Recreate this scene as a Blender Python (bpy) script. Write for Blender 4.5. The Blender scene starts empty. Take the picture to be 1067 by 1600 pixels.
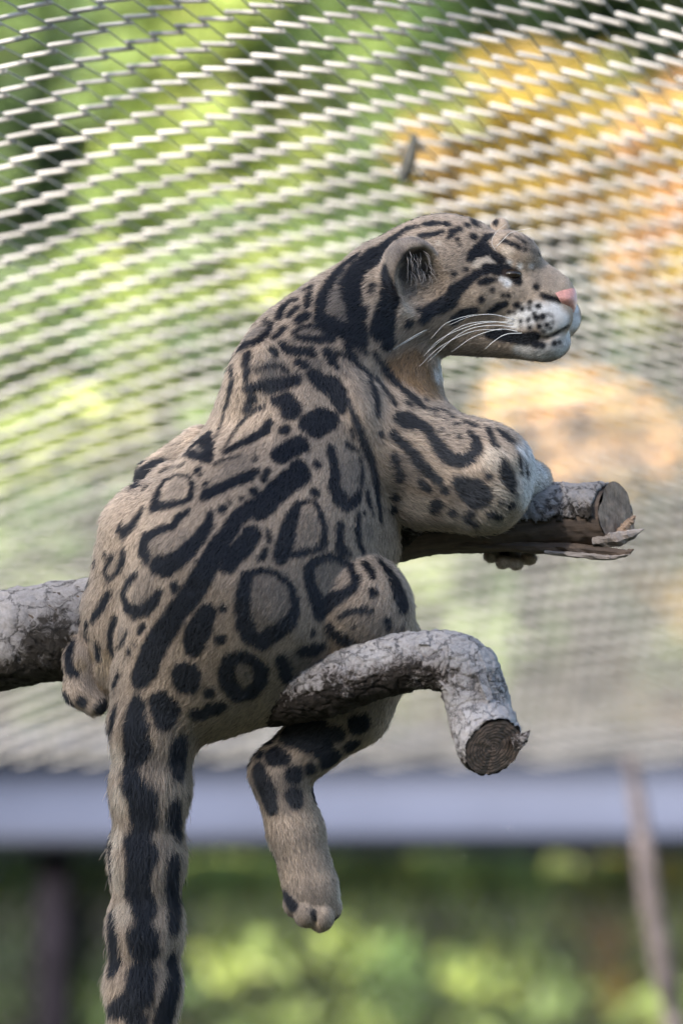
import bpy, bmesh, math, random
import numpy as np
from mathutils import Vector, Matrix, noise as mnoise

SEED = 7
random.seed(SEED)
rng = np.random.default_rng(SEED)
scene = bpy.context.scene
COL = scene.collection

# ------------------------------------------------------------------ camera
PITCH = math.radians(9.0)
CAM = Vector((0.0, 0.0, 1.6))
FWD = Vector((0, math.cos(PITCH), math.sin(PITCH)))
UPV = Vector((0, -math.sin(PITCH), math.cos(PITCH)))
RGT = Vector((1, 0, 0))
D0 = 6.0                    # metres to the animal
K = 0.000125                # metres per photo pixel per metre of distance
S = K * D0                  # metres per photo pixel at the animal
cam_d = bpy.data.cameras.new('camera')
cam = bpy.data.objects.new('camera', cam_d)
COL.objects.link(cam)
cam.location = CAM
cam.rotation_euler = (math.pi / 2 + PITCH, 0, 0)
cam_d.sensor_fit = 'HORIZONTAL'
cam_d.sensor_width = 24.0
cam_d.lens = 24.0 / (1067 * K)
cam_d.clip_start = 0.1
cam_d.clip_end = 500
cam_d.dof.use_dof = True
cam_d.dof.focus_distance = 5.98
cam_d.dof.aperture_fstop = 2.45
cam_d.dof.aperture_blades = 0
scene.camera = cam

# ------------------------------------------------------------------ light
SUN_DIR = Vector((0.47, 0.75, -0.46)).normalized()      # direction the sunlight travels
sun_d = bpy.data.lights.new('sun', 'SUN')
sun_d.energy = 5.0
sun_d.angle = math.radians(1.2)
sun_d.color = (1.0, 0.92, 0.82)
sun = bpy.data.objects.new('sun', sun_d)
COL.objects.link(sun)
sun.rotation_euler = SUN_DIR.to_track_quat('-Z', 'Y').to_euler()
world = bpy.data.worlds.new('World')
scene.world = world
world.use_nodes = True
wn = world.node_tree
bg = wn.nodes['Background']
sky = wn.nodes.new('ShaderNodeTexSky')
sky.sky_type = 'NISHITA'
sky.sun_disc = False
to_sun = -SUN_DIR
sky.sun_elevation = math.asin(to_sun.z)
sky.sun_rotation = math.atan2(to_sun.x, to_sun.y)
wn.links.new(sky.outputs[0], bg.inputs[0])
bg.inputs[1].default_value = 0.14
scene.view_settings.view_transform = 'Standard'
scene.view_settings.look = 'None'
scene.view_settings.gamma = 1.0
scene.view_settings.use_curve_mapping = False
scene.view_settings.exposure = 1.62
scene.render.engine = 'CYCLES'
scene.cycles.max_bounces = 6
scene.cycles.diffuse_bounces = 3
scene.cycles.glossy_bounces = 2
scene.cycles.transmission_bounces = 4
scene.cycles.transparent_max_bounces = 4
scene.cycles.use_denoising = True
scene.cycles_curves.shape = 'RIBBONS'
scene.cycles_curves.subdivisions = 1

# ------------------------------------------------------------------ helpers
ORI_ = CAM + FWD * D0
def at(px, py, d):
    """a photo pixel at distance d (metres along the view axis) -> world point"""
    return CAM + FWD * d + RGT * ((px - 533.5) * K * d) + UPV * ((800 - py) * K * d)

def tag(o, label=None, cat=None, group=None, kind=None):
    if label: o['label'] = label
    if cat: o['category'] = cat
    if group: o['group'] = group
    if kind: o['kind'] = kind
    return o

def empty(name, loc=(0, 0, 0)):
    o = bpy.data.objects.new(name, None)
    o.empty_display_size = 0.1
    COL.objects.link(o)
    o.location = loc
    return o

def link(name, me, mat=None, parent=None, smooth=True):
    if mat is not None:
        me.materials.append(mat)
    if smooth and len(me.polygons):
        me.polygons.foreach_set('use_smooth', np.ones(len(me.polygons), dtype=bool))
    o = bpy.data.objects.new(name, me)
    COL.objects.link(o)
    if parent is not None:
        o.parent = parent
        o.matrix_parent_inverse = Matrix.Translation(-parent.location)
    return o

def np_mesh(name, V, F):
    """V (n,3) array, F (m,k) int array of equal polygons"""
    V = np.asarray(V, dtype=np.float32); F = np.asarray(F, dtype=np.int32)
    me = bpy.data.meshes.new(name)
    k = F.shape[1]
    me.vertices.add(len(V)); me.vertices.foreach_set('co', V.ravel())
    me.loops.add(F.size); me.loops.foreach_set('vertex_index', F.ravel())
    me.polygons.add(len(F))
    me.polygons.foreach_set('loop_start', np.arange(0, F.size, k, dtype=np.int32))
    me.update(calc_edges=True)
    me.validate()
    return me

def py_mesh(name, V, F):
    me = bpy.data.meshes.new(name)
    me.from_pydata([tuple(v) for v in V], [], [tuple(f) for f in F])
    me.update()
    return me

def frames(pts):
    pts = [Vector(p) for p in pts]
    out = []
    n = len(pts)
    prev = None
    for i in range(n):
        t = (pts[min(i + 1, n - 1)] - pts[max(i - 1, 0)]).normalized()
        if prev is None:
            a = Vector((0, 0, 1)) if abs(t.z) < 0.9 else Vector((0, 1, 0))
            nrm = (a - t * a.dot(t)).normalized()
        else:
            nrm = (prev - t * prev.dot(t)).normalized()
        prev = nrm
        out.append((pts[i], t, nrm, t.cross(nrm)))
    return out

def tube(pts, radii, seg=8, cap=True):
    V, F = [], []
    fr = frames(pts)
    for i, (p, t, a, b) in enumerate(fr):
        r = radii[i] if hasattr(radii, '__len__') else radii
        for j in range(seg):
            th = 2 * math.pi * j / seg
            V.append(p + (a * math.cos(th) + b * math.sin(th)) * r)
    for i in range(len(fr) - 1):
        for j in range(seg):
            j2 = (j + 1) % seg
            F.append((i * seg + j, i * seg + j2, (i + 1) * seg + j2, (i + 1) * seg + j))
    if cap:
        F.append(tuple(reversed(range(seg))))
        F.append(tuple(range((len(fr) - 1) * seg, len(fr) * seg)))
    return V, F

def spline(pts, n):
    """Catmull-Rom through tuples, n samples"""
    P = np.array(pts, dtype=float)
    P = np.vstack([2 * P[0] - P[1], P, 2 * P[-1] - P[-2]])
    m = len(pts) - 1
    out = []
    for q in np.linspace(0, m, n):
        i = min(int(q), m - 1); u = q - i
        a, b, c, d = P[i], P[i + 1], P[i + 2], P[i + 3]
        out.append(0.5 * ((2 * b) + (c - a) * u + (2 * a - 5 * b + 4 * c - d) * u * u + (3 * b - a - 3 * c + d) * u ** 3))
    return np.array(out)

# ------------------------------------------------------------------ materials
def mat(name):
    m = bpy.data.materials.new(name)
    m.use_nodes = True
    return m, m.node_tree, m.node_tree.nodes['Principled BSDF']

def simple(name, col, rough=0.6, metal=0.0, var=0.25, scale=20.0, bump=0.0):
    m, t, b = mat(name)
    tc = t.nodes.new('ShaderNodeTexCoord')
    nz = t.nodes.new('ShaderNodeTexNoise'); nz.inputs['Scale'].default_value = scale; nz.inputs['Detail'].default_value = 6
    t.links.new(tc.outputs['Object'], nz.inputs['Vector'])
    rp = t.nodes.new('ShaderNodeValToRGB')
    lo = tuple(c * (1 - var) for c in col) + (1,); hi = tuple(min(1, c * (1 + var)) for c in col) + (1,)
    rp.color_ramp.elements[0].position = 0.3; rp.color_ramp.elements[0].color = lo
    rp.color_ramp.elements[1].position = 0.7; rp.color_ramp.elements[1].color = hi
    t.links.new(nz.outputs['Fac'], rp.inputs['Fac'])
    t.links.new(rp.outputs['Color'], b.inputs['Base Color'])
    b.inputs['Roughness'].default_value = rough
    b.inputs['Metallic'].default_value = metal
    if bump:
        bp = t.nodes.new('ShaderNodeBump'); bp.inputs['Strength'].default_value = bump; bp.inputs['Distance'].default_value = 0.01
        t.links.new(nz.outputs['Fac'], bp.inputs['Height'])
        t.links.new(bp.outputs['Normal'], b.inputs['Normal'])
    return m

def bark_material(name, pale, mid, dark, scale=1.0, wear_shade_attr=None):
    """flaking bark: a pale weathered skin with ragged gaps that show dark under-bark"""
    m, t, b = mat(name)
    N = t.nodes.new
    tc = N('ShaderNodeTexCoord')
    def noise(sc, det=8, rough=0.6, dist=0.0):
        n = N('ShaderNodeTexNoise'); n.inputs['Scale'].default_value = sc * scale; n.inputs['Detail'].default_value = det
        n.inputs['Roughness'].default_value = rough; n.inputs['Distortion'].default_value = dist
        t.links.new(tc.outputs['Object'], n.inputs['Vector']); return n
    def math_(op, a, b_, c=None):
        n = N('ShaderNodeMath'); n.operation = op
        for i, q in enumerate((a, b_, c)):
            if q is None: continue
            if isinstance(q, (int, float)): n.inputs[i].default_value = q
            else: t.links.new(q, n.inputs[i])
        return n.outputs[0]
    big = noise(28, 6, 0.6, 0.5); fine = noise(340, 10, 0.8, 0.3); mid_n = noise(105, 9, 0.72, 1.2)
    v = math_('MULTIPLY_ADD', mid_n.outputs['Fac'], 0.65, math_('MULTIPLY', big.outputs['Fac'], 0.35))
    if wear_shade_attr:
        a = N('ShaderNodeAttribute'); a.attribute_name = wear_shade_attr
        v = math_('ADD', v, math_('MULTIPLY_ADD', a.outputs['Fac'], 0.34, -0.17))  # shifts tone by the worn skin and the painted underside shade
    r1 = N('ShaderNodeValToRGB')
    e = r1.color_ramp.elements
    e[0].position = 0.41; e[0].color = dark + (1,)
    e[1].position = 0.60; e[1].color = pale + (1,)
    x = r1.color_ramp.elements.new(0.455); x.color = tuple(q * 0.75 for q in mid) + (1,)
    x = r1.color_ramp.elements.new(0.49); x.color = tuple(0.5 * (p_ + q) for p_, q in zip(pale, mid)) + (1,)
    t.links.new(v, r1.inputs['Fac'])
    # thin dark cracks between the plates
    vo = N('ShaderNodeTexVoronoi'); vo.feature = 'DISTANCE_TO_EDGE'; vo.inputs['Scale'].default_value = 36 * scale
    wp = N('ShaderNodeVectorMath'); wp.operation = 'MULTIPLY_ADD'; wp.inputs[1].default_value = (0.03, 0.03, 0.03)
    t.links.new(mid_n.outputs['Color'], wp.inputs[0]); t.links.new(tc.outputs['Object'], wp.inputs[2])
    t.links.new(wp.outputs[0], vo.inputs['Vector'])
    cr = N('ShaderNodeMapRange'); cr.inputs['From Min'].default_value = 0.0; cr.inputs['From Max'].default_value = 0.055
    cr.inputs['To Min'].default_value = 0.12; cr.inputs['To Max'].default_value = 1.0
    t.links.new(math_('MULTIPLY', vo.outputs['Distance'], math_('MULTIPLY_ADD', big.outputs['Fac'], 3.0, -0.2)), cr.inputs['Value'])
    ml = N('ShaderNodeMix'); ml.data_type = 'RGBA'; ml.blend_type = 'MULTIPLY'; ml.inputs['Factor'].default_value = 0.8
    t.links.new(r1.outputs['Color'], ml.inputs['A']); t.links.new(cr.outputs['Result'], ml.inputs['B'])
    ov = N('ShaderNodeMix'); ov.data_type = 'RGBA'; ov.blend_type = 'OVERLAY'; ov.inputs['Factor'].default_value = 0.7
    t.links.new(ml.outputs['Result'], ov.inputs['A']); t.links.new(fine.outputs['Fac'], ov.inputs['B'])
    t.links.new(ov.outputs['Result'], b.inputs['Base Color'])
    b.inputs['Roughness'].default_value = 0.8
    b.inputs['Specular IOR Level'].default_value = 0.25
    bp = N('ShaderNodeBump'); bp.inputs['Strength'].default_value = 0.8; bp.inputs['Distance'].default_value = 0.004
    t.links.new(fine.outputs['Fac'], bp.inputs['Height'])
    bp2 = N('ShaderNodeBump'); bp2.inputs['Strength'].default_value = 0.9; bp2.inputs['Distance'].default_value = 0.008
    t.links.new(v, bp2.inputs['Height']); t.links.new(bp.outputs['Normal'], bp2.inputs['Normal'])
    bp3 = N('ShaderNodeBump'); bp3.inputs['Strength'].default_value = 0.7; bp3.inputs['Distance'].default_value = 0.005
    t.links.new(cr.outputs['Result'], bp3.inputs['Height']); t.links.new(bp2.outputs['Normal'], bp3.inputs['Normal'])
    t.links.new(bp3.outputs['Normal'], b.inputs['Normal'])
    return m

def grain_material(name, c1, c2, axis, scale=60.0, rings=None):
    """weathered wood: long grain along axis, or rings about a centre"""
    m, t, b = mat(name)
    N = t.nodes.new
    geo = N('ShaderNodeNewGeometry')
    mp = N('ShaderNodeMapping'); mp.vector_type = 'TEXTURE'
    if rings is not None:
        mp.inputs['Location'].default_value = rings
    q = Vector(axis).normalized().to_track_quat('Z', 'Y').to_euler()
    mp.inputs['Rotation'].default_value = q
    t.links.new(geo.outputs['Position'], mp.inputs['Vector'])
    if rings is None:
        sc = N('ShaderNodeVectorMath'); sc.operation = 'MULTIPLY'; sc.inputs[1].default_value = (1, 1, 0.07)
        t.links.new(mp.outputs[0], sc.inputs[0])
        nz = N('ShaderNodeTexNoise'); nz.inputs['Scale'].default_value = scale; nz.inputs['Detail'].default_value = 8; nz.inputs['Roughness'].default_value = 0.65
        t.links.new(sc.outputs[0], nz.inputs['Vector']); fac = nz.outputs['Fac']
    else:
        wv = N('ShaderNodeTexWave'); wv.wave_type = 'RINGS'; wv.rings_direction = 'Z'
        wv.inputs['Scale'].default_value = scale; wv.inputs['Distortion'].default_value = 6.0; wv.inputs['Detail'].default_value = 5; wv.inputs['Detail Scale'].default_value = 1.5
        t.links.new(mp.outputs[0], wv.inputs['Vector']); fac = wv.outputs['Fac']
        nz = N('ShaderNodeTexNoise'); nz.inputs['Scale'].default_value = 90; nz.inputs['Detail'].default_value = 6
        t.links.new(mp.outputs[0], nz.inputs['Vector'])
        av = N('ShaderNodeMix'); av.data_type = 'FLOAT'; av.inputs['Factor'].default_value = 0.8
        t.links.new(fac, av.inputs['A']); t.links.new(nz.outputs['Fac'], av.inputs['B']); fac = av.outputs['Result']
    r = N('ShaderNodeValToRGB')
    r.color_ramp.elements[0].position = 0.32; r.color_ramp.elements[0].color = c1 + (1,)
    r.color_ramp.elements[1].position = 0.68; r.color_ramp.elements[1].color = c2 + (1,)
    t.links.new(fac, r.inputs['Fac']); t.links.new(r.outputs['Color'], b.inputs['Base Color'])
    b.inputs['Roughness'].default_value = 0.85
    bp = N('ShaderNodeBump'); bp.inputs['Strength'].default_value = 0.6; bp.inputs['Distance'].default_value = 0.004
    t.links.new(fac, bp.inputs['Height']); t.links.new(bp.outputs['Normal'], b.inputs['Normal'])
    return m

def attr_material(name, attr, rough=0.8, spec=0.2, mul=1.0, translucent=0.0):
    m, t, b = mat(name)
    N = t.nodes.new
    a = N('ShaderNodeAttribute'); a.attribute_name = attr
    src = a.outputs['Color']
    if mul != 1.0:
        mm = N('ShaderNodeMix'); mm.data_type = 'RGBA'; mm.blend_type = 'MULTIPLY'; mm.inputs['Factor'].default_value = 1
        mm.inputs['B'].default_value = (mul, mul, mul, 1)
        t.links.new(src, mm.inputs['A']); src = mm.outputs['Result']
    t.links.new(src, b.inputs['Base Color'])
    b.inputs['Roughness'].default_value = rough
    b.inputs['Specular IOR Level'].default_value = spec
    if translucent:
        tr = N('ShaderNodeBsdfTranslucent'); t.links.new(src, tr.inputs['Color'])
        ms = N('ShaderNodeMixShader'); ms.inputs[0].default_value = translucent
        t.links.new(b.outputs[0], ms.inputs[1]); t.links.new(tr.outputs[0], ms.inputs[2])
        t.links.new(ms.outputs[0], t.nodes['Material Output'].inputs['Surface'])
    return m

# ------------------------------------------------------------------ ground
def build_ground():
    n = 40
    V, F = [], []
    for j in range(n + 1):
        for i in range(n + 1):
            x = -150 + 300 * i / n; y = -100 + 300 * j / n
            V.append((x, y, 0.05 * mnoise.noise((x * 0.2, y * 0.2, 0))))
    for j in range(n):
        for i in range(n):
            a = j * (n + 1) + i
            F.append((a, a + 1, a + n + 2, a + n + 1))
    o = link('ground', py_mesh('ground', V, F), simple('grassy_earth', (0.045, 0.05, 0.025), 0.95, var=0.5, scale=3.0, bump=0.5))
    tag(o, kind='structure')
build_ground()

# ------------------------------------------------------------------ trees
LEAF = attr_material('leaf', 'leaf_colour', 0.55, 0.35, translucent=0.38)
TRUNK = simple('tree_bark', (0.022, 0.019, 0.014), 0.95, var=0.5, scale=30, bump=0.6)

def leaf_cloud(centres, radii, per, size, cols, r, flat=0.6):
    """leaf quads spread round each clump centre; returns V, F, C (per vertex colours)"""
    n = len(centres)
    c = np.repeat(np.asarray(centres), per, axis=0)
    rad = np.repeat(np.asarray(radii), per)
    d = r.normal(size=(n * per, 3)); d /= np.linalg.norm(d, axis=1)[:, None]
    q = c + d * (rad * r.random(n * per) ** 0.45)[:, None]
    a = r.normal(size=q.shape); a /= np.linalg.norm(a, axis=1)[:, None]
    b = np.cross(a, r.normal(size=q.shape)); b /= np.linalg.norm(b, axis=1)[:, None]
    s = size * (0.6 + 0.8 * r.random(n * per))[:, None]
    # a leaf is two triangles folded along its mid rib (4 points, pointed ends)
    nn = np.cross(a, b)
    V = np.stack([q - a * s, q + b * s * 0.42 + nn * s * 0.12, q + a * s, q - b * s * 0.42 + nn * s * 0.12], axis=1).reshape(-1, 3)
    F = np.arange(len(V)).reshape(-1, 4)
    base = np.asarray(cols)[r.integers(0, len(cols), n)]
    base = np.repeat(base, per, axis=0) * (0.7 + 0.6 * r.random((n * per, 1)))
    C = np.repeat(base, 4, axis=0)
    C = np.concatenate([np.clip(C, 0, 1), np.ones((len(C), 1))], axis=1)
    return V, F, C

def leaf_object(name, V, F, C, parent):
    me = np_mesh(name, V, F)
    ca = me.color_attributes.new('leaf_colour', 'FLOAT_COLOR', 'POINT')
    ca.data.foreach_set('color', C.astype(np.float32).ravel())
    return link(name, me, LEAF, parent, smooth=False)

def tree(name, label, px, py, d, rx, ry, cols, clumps=70, per=70, leaf=0.055, seed=0, group=None, lean=0.0):
    r = np.random.default_rng(100 + seed)
    c = at(px, py, d)
    Rx, Rz = rx * K * d, ry * K * d
    base = Vector((c.x + lean, c.y + 0.15, 0))
    root = empty(name, base)
    tag(root, label, 'tree', group)
    pts = [base + Vector((0, 0, -0.1)), base.lerp(c, 0.3) + Vector((0.04, 0, 0)), base.lerp(c, 0.65) + Vector((-0.04, 0.03, 0)), c + Vector((0, 0, Rz * 0.75))]
    sp = spline(pts, 16)
    r0 = 0.022 + 0.005 * c.z
    V, F = tube(sp, [r0 * (1 - 0.85 * i / 15) + 0.008 for i in range(16)], 10)
    tr = link('trunk', py_mesh('trunk', V, F), TRUNK, root)
    V, F = [], []
    ends = []
    for k in range(9):
        u = 0.55 + 0.4 * r.random()
        p0 = Vector(sp[int(u * 15)])
        th = r.random() * 6.283
        e = c + Vector((math.cos(th) * Rx * 0.75, math.sin(th) * Rx * 0.6, (r.random() - 0.3) * Rz))
        m = p0.lerp(e, 0.5) + Vector((0, 0, 0.08))
        v, f = tube(spline([p0, m, e], 8), [0.025 * (1 - 0.8 * i / 7) for i in range(8)], 6)
        link('limb', py_mesh('limb', v, f), TRUNK, root)
    g = r.normal(size=(clumps, 3)); g /= np.linalg.norm(g, axis=1)[:, None]
    g *= (r.random(clumps) ** 0.4)[:, None]
    cen = np.array(c) + g * np.array([Rx, Rx * 0.75, Rz])
    rad = 0.14 * Rx + 0.22 * min(Rx, Rz) * r.random(clumps)
    V, F, C = leaf_cloud(cen, rad, per, leaf, cols, r)
    leaf_object('crown', V, F, C, root)
    return root

GREEN = [(0.13, 0.21, 0.07), (0.10, 0.16, 0.06), (0.19, 0.27, 0.09)]
LIME = [(0.36, 0.44, 0.12), (0.42, 0.48, 0.15), (0.27, 0.36, 0.11)]
DARK = [(0.03, 0.06, 0.02), (0.045, 0.08, 0.03), (0.06, 0.09, 0.03)]
YELL = [(0.52, 0.39, 0.09), (0.46, 0.33, 0.09), (0.40, 0.27, 0.09), (0.26, 0.28, 0.08)]
PALE = [(0.33, 0.40, 0.19), (0.28, 0.36, 0.16), (0.38, 0.41, 0.22)]
ORAN = [(0.64, 0.40, 0.18), (0.62, 0.46, 0.20), (0.54, 0.33, 0.16)]
G = 'trees beyond the netting'
tree('lime_tree', 'bright lime green leafy tree behind the netting left of centre', 320, 150, 14.0, 170, 290, LIME, 90, 80, 0.05, 1, G)
tree('bushy_tree', 'dark green leafy tree at the upper left edge behind the netting', 10, 240, 16.0, 150, 330, GREEN + DARK, 70, 70, 0.055, 2, G)
tree('bushy_tree', 'mid green leafy tree behind the netting above the leopard head', 590, 260, 17.0, 190, 330, GREEN + LIME[2:], 90, 70, 0.055, 3, G)
tree('autumn_tree', 'golden yellow autumn tree behind the netting at upper right', 850, 235, 14.5, 230, 125, YELL, 80, 80, 0.05, 4, G)
tree('autumn_tree', 'orange tinted autumn tree at the right edge level with the leopard head', 1075, 330, 14.0, 130, 220, ORAN + YELL, 80, 80, 0.05, 5, G)
tree('dark_conifer', 'dark evergreen tree at the top right corner behind yellow leaves', 900, -40, 18.0, 240, 190, DARK, 90, 80, 0.05, 6, G)
tree('bushy_tree', 'green leafy tree behind the netting left of the leopard shoulder', 180, 670, 13.8, 270, 260, PALE + LIME + GREEN, 90, 80, 0.055, 7, G)
tree('autumn_tree', 'peach orange autumn tree just above the broken log end', 900, 690, 13.5, 170, 100, [(0.72, 0.46, 0.2), (0.7, 0.52, 0.24)], 50, 60, 0.045, 8, G)
tree('autumn_tree', 'yellow autumn tree at lower right above the pale beam', 980, 960, 13.9, 200, 220, YELL + PALE + ORAN + PALE, 80, 70, 0.05, 9, G)
tree('bushy_tree', 'pale green leafy tree behind the netting above the leopard shoulder', 380, 530, 13.4, 190, 200, PALE + LIME + GREEN, 80, 70, 0.055, 17, G)
tree('bushy_tree', 'green leafy tree behind the space between log and thigh', 740, 930, 13.6, 200, 250, PALE + GREEN + PALE, 80, 70, 0.055, 10, G)
tree('bushy_tree', 'green leafy bush beneath the pale beam beside the dangling paw', 600, 1490, 13.15, 350, 190, LIME + GREEN + LIME, 130, 80, 0.045, 11, G)
tree('autumn_tree', 'small yellow autumn bush beneath the beam at lower right', 1010, 1490, 13.1, 150, 150, YELL + LIME, 90, 70, 0.04, 12, G)
tree('bushy_tree', 'dark green bush beneath the beam at lower left behind the tail', 120, 1490, 13.2, 230, 170, DARK + GREEN + LIME[2:], 90, 80, 0.045, 13, G)

tc = ORI_ - SUN_DIR * 6.0
def added_shade_tree():  # unseen tree added out of frame to dim the sun on the leopard
    d = (tc - CAM).dot(FWD)
    px = 533.5 + (tc - CAM).dot(RGT) / (K * d); py = 800 - (tc - CAM).dot(UPV) / (K * d)
    tree('added_shade_tree', 'added leafy tree, out of view, that shades the leopard', px + 0.10 / (K * d), py, d, 0.9 / (K * d), 0.9 / (K * d), GREEN, 110, 22, 0.04, 40, None, -0.4)
added_shade_tree()

def added_viewer_hedge():
    """leafy screen added behind the camera, out of view: keeps low sky light off the perch"""
    r = np.random.default_rng(77)
    n = 1500
    cen = np.stack([-9 + 18 * r.random(n), -2.6 - 1.2 * r.random(n), 0.2 + 4.6 * r.random(n)], axis=1)
    V, F, C = leaf_cloud(cen, 0.35 + 0.2 * r.random(n), 30, 0.12, DARK + GREEN, r)
    o = leaf_object('added_hedge', V, F, C, None)
    tag(o, 'leafy screen added behind the viewer, unseen, to block low sky', 'added_hedge')
added_viewer_hedge()

def far_wood():
    r = np.random.default_rng(55)
    n = 2600
    d = 21 + 3 * r.random(n)
    px = -900 + 2900 * r.random(n); py = -500 + 2500 * r.random(n)
    cen = np.array([at(px[i], py[i], d[i]) for i in range(n)])
    cen = cen[cen[:, 2] > 0.3]
    V, F, C = leaf_cloud(cen, 0.22 + 0.25 * r.random(len(cen)), 26, 0.11, GREEN + DARK + GREEN + [(0.2, 0.2, 0.05)], r)
    o = leaf_object('far_wood', V, F, C, None)
    tag(o, 'far green wood closing the view behind all the nearer trees', 'woodland', kind='stuff')
far_wood()

# ------------------------------------------------------------------ netting
STEEL = simple('galvanised_wire', (0.44, 0.42, 0.40), 0.4, metal=0.0, var=0.38, scale=9)

def row_drop(px):
    """how far below its height at the right edge a mesh row lies in the picture"""
    q = max(0.0, 1 - px / 1067.0)
    base = 0.11 * (1067 - px)
    return base + 0.31 * 1067 / 2.6 * q ** 2.6

def net_depth(c):
    return 6.6 + 0.0018 * c + 2.1e-6 * c * c

def build_net():
    root = empty('wire_netting', at(533, 1200, net_depth(1180)))
    tag(root, 'sloping chain link wire netting hung behind the leopard, bright in sun', 'netting')
    # rows: steps of about 93 mm along the slope; columns: about 31 mm across
    rows = []
    c = -560.0
    while c < 1215:
        rows.append(c)
        d = net_depth(c)
        slope_px = 38.5 * (6.7 / d) * (0.98 - 0.00012 * max(0, c))
        c += slope_px
    rows = np.array(rows)
    pitch = 37.5 * K * 6.7                      # metres across per wire
    def pt(u, v):
        vi = min(max(v, 0.0), len(rows) - 1.001)
        i = int(vi); f = vi - i
        c = rows[i] * (1 - f) + rows[i + 1] * f
        d = net_depth(c)
        x = u * pitch                            # metres to the right of the axis
        px = 533.5 + x / (K * d)
        wob = 7.0 * mnoise.noise((u * 0.09, v * 0.12, 3.1)) + 1.5 * mnoise.noise((u * 0.6, v * 0.5, 8.1))
        return at(px, c + row_drop(px) + wob, d)
    nr = len(rows)
    def low(u, v):
        """is this mesh point still above the beam, where the netting is made fast"""
        i = int(min(max(v, 0), nr - 1)); c = rows[i]
        px = 533.5 + u * pitch / (K * net_depth(c))
        return c + row_drop(px) > 1182
    def capsule(a, b, r, seg=7, ends=True):
        ax = (b - a).normalized()
        if ends:
            pts = [a - ax * r * 0.95, a - ax * r * 0.6, a, b, b + ax * r * 0.6, b + ax * r * 0.95]
            rr = [r * 0.3, r * 0.8, r, r, r * 0.8, r * 0.3]
        else:
            pts, rr = [a, b], [r, r]
        return tube(pts, rr, seg, cap=True)
    for k in range(-31, 33):
        V, F = [], []
        j = 0.5
        last = None
        while j < nr - 1.5 and not low(k, j):
            jit = 0.07 * mnoise.noise((k * 1.7, j * 1.3, 0.2)); jv = 0.03 * mnoise.noise((k * 2.7, j * 0.9, 4.2))
            tl = 0.09 + 0.10 * min(1, max(0, (k + 13) / 22))
            n0 = pt(k + 0.62 + jit, j + 0.04 + jv) - UPV * (tl * 0.034); n1 = pt(k - 0.62 + jit, j - 0.04 + jv) + UPV * (tl * 0.034)
            pieces = [capsule(n1, n0, 0.0031)]                       # twisted pair of strands
            if last is not None: pieces.append(capsule(last, n0, 0.0012, 5, False))   # single strand
            for v, f in pieces:
                off = len(V); V += v; F += [tuple(q + off for q in ff) for ff in f]
            last = n1
            j += 1.0
        link('wire', py_mesh('wire', V, F), STEEL, root)
build_net()

# ------------------------------------------------------------------ beam, posts, lower fence, stick
PAINT = simple('pale_grey_paint', (0.05, 0.06, 0.098), 0.85, var=0.12, scale=2.5)
DARKWOOD = simple('dark_stained_wood', (0.007, 0.006, 0.009), 0.8, var=0.4, scale=12, bump=0.4)

DARKWOOD.node_tree.nodes['Principled BSDF'].inputs['Specular IOR Level'].default_value = 0.08

def rbox(name, p0, p1, h, t, m, parent=None, bevel=0.02):
    """a box bar from p0 to p1 (centres), height h (world up) and thickness t, bevelled"""
    bm = bmesh.new()
    bmesh.ops.create_cube(bm, size=1.0)
    L = (p1 - p0).length
    ax = (p1 - p0).normalized()
    up = Vector((0, 0, 1)) if abs(ax.z) < 0.9 else Vector((0, 1, 0))
    side = ax.cross(up).normalized(); up = side.cross(ax)
    for v in bm.verts:
        q = (p0 + p1) / 2 + ax * (v.co.x * L) + side * (v.co.y * t) + up * (v.co.z * h)
        v.co = q
    bmesh.ops.bevel(bm, geom=list(bm.edges), offset=bevel, segments=3, affect='EDGES')
    me = bpy.data.meshes.new(name); bm.to_mesh(me); bm.free()
    return link(name, me, m, parent)

OLDSTEEL = simple('weathered_wire', (0.20, 0.21, 0.21), 0.6, var=0.2, scale=40)

def build_frame():
    d = 12.6
    a = at(-1300, 1238, d); b = at(2300, 1240, d)
    root = rbox('roof_beam', a, b, 184 * K * d, 0.14, PAINT, None, 0.035)
    tag(root, 'wide pale blue grey horizontal beam of the enclosure, far out of focus', 'beam')
    top = at(88, 1325, d + 0.02); base = Vector((top.x, top.y, -0.2))
    o = rbox('wooden_post', base, top, 0.08, 0.085, DARKWOOD, None, 0.01)
    tag(o, 'dark wooden post under the beam left of the hanging tail', 'post')
    # lower fence of chain link under the beam
    f = empty('wire_fence', at(533, 1600, d + 0.05))
    tag(f, 'fine diamond wire fence beneath the pale beam', 'fence')
    z1 = at(0, 1322, d).z; y = at(0, 1322, d).y + 0.06
    pitch, hstep = 0.045, 0.045
    zs = np.arange(0.05, z1, hstep)
    Vb = None
    for k in range(-26, 27):
        pts = []
        for j, z in enumerate(zs):
            pts.append(Vector((k * pitch + (0.5 if j % 2 else -0.5) * pitch, y + (0.002 if j % 2 else -0.002), z)))
        V, F = tube(pts, 0.0013, 4)
        link('wire', py_mesh('wire', V, F), OLDSTEEL, f)
build_frame()

def build_stick():
    p = [at(985, 1185, 10.0), at(1000, 1280, 10.02), at(1015, 1400, 10.02), at(1040, 1540, 10.05), at(1065, 1700, 10.1)]
    low = p[-1]; p.append(Vector((low.x + 0.22, low.y, -0.05)))
    sp = spline(p, 40)
    V, F = tube(sp, [0.012 + 0.009 * min(1, i / 14) + 0.003 * mnoise.noise((i * 0.6, 0, 0)) for i in range(40)], 12)
    o = link('leaning_stick', py_mesh('leaning_stick', V, F), bark_material('pale_stick_bark', (0.22, 0.19, 0.20), (0.16, 0.13, 0.13), (0.08, 0.07, 0.07), 1.0))
    tag(o, 'thin pale leaning stick at the lower right corner before the beam', 'stick')
    # stub of a twig where the stick was cut
build_stick()

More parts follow.
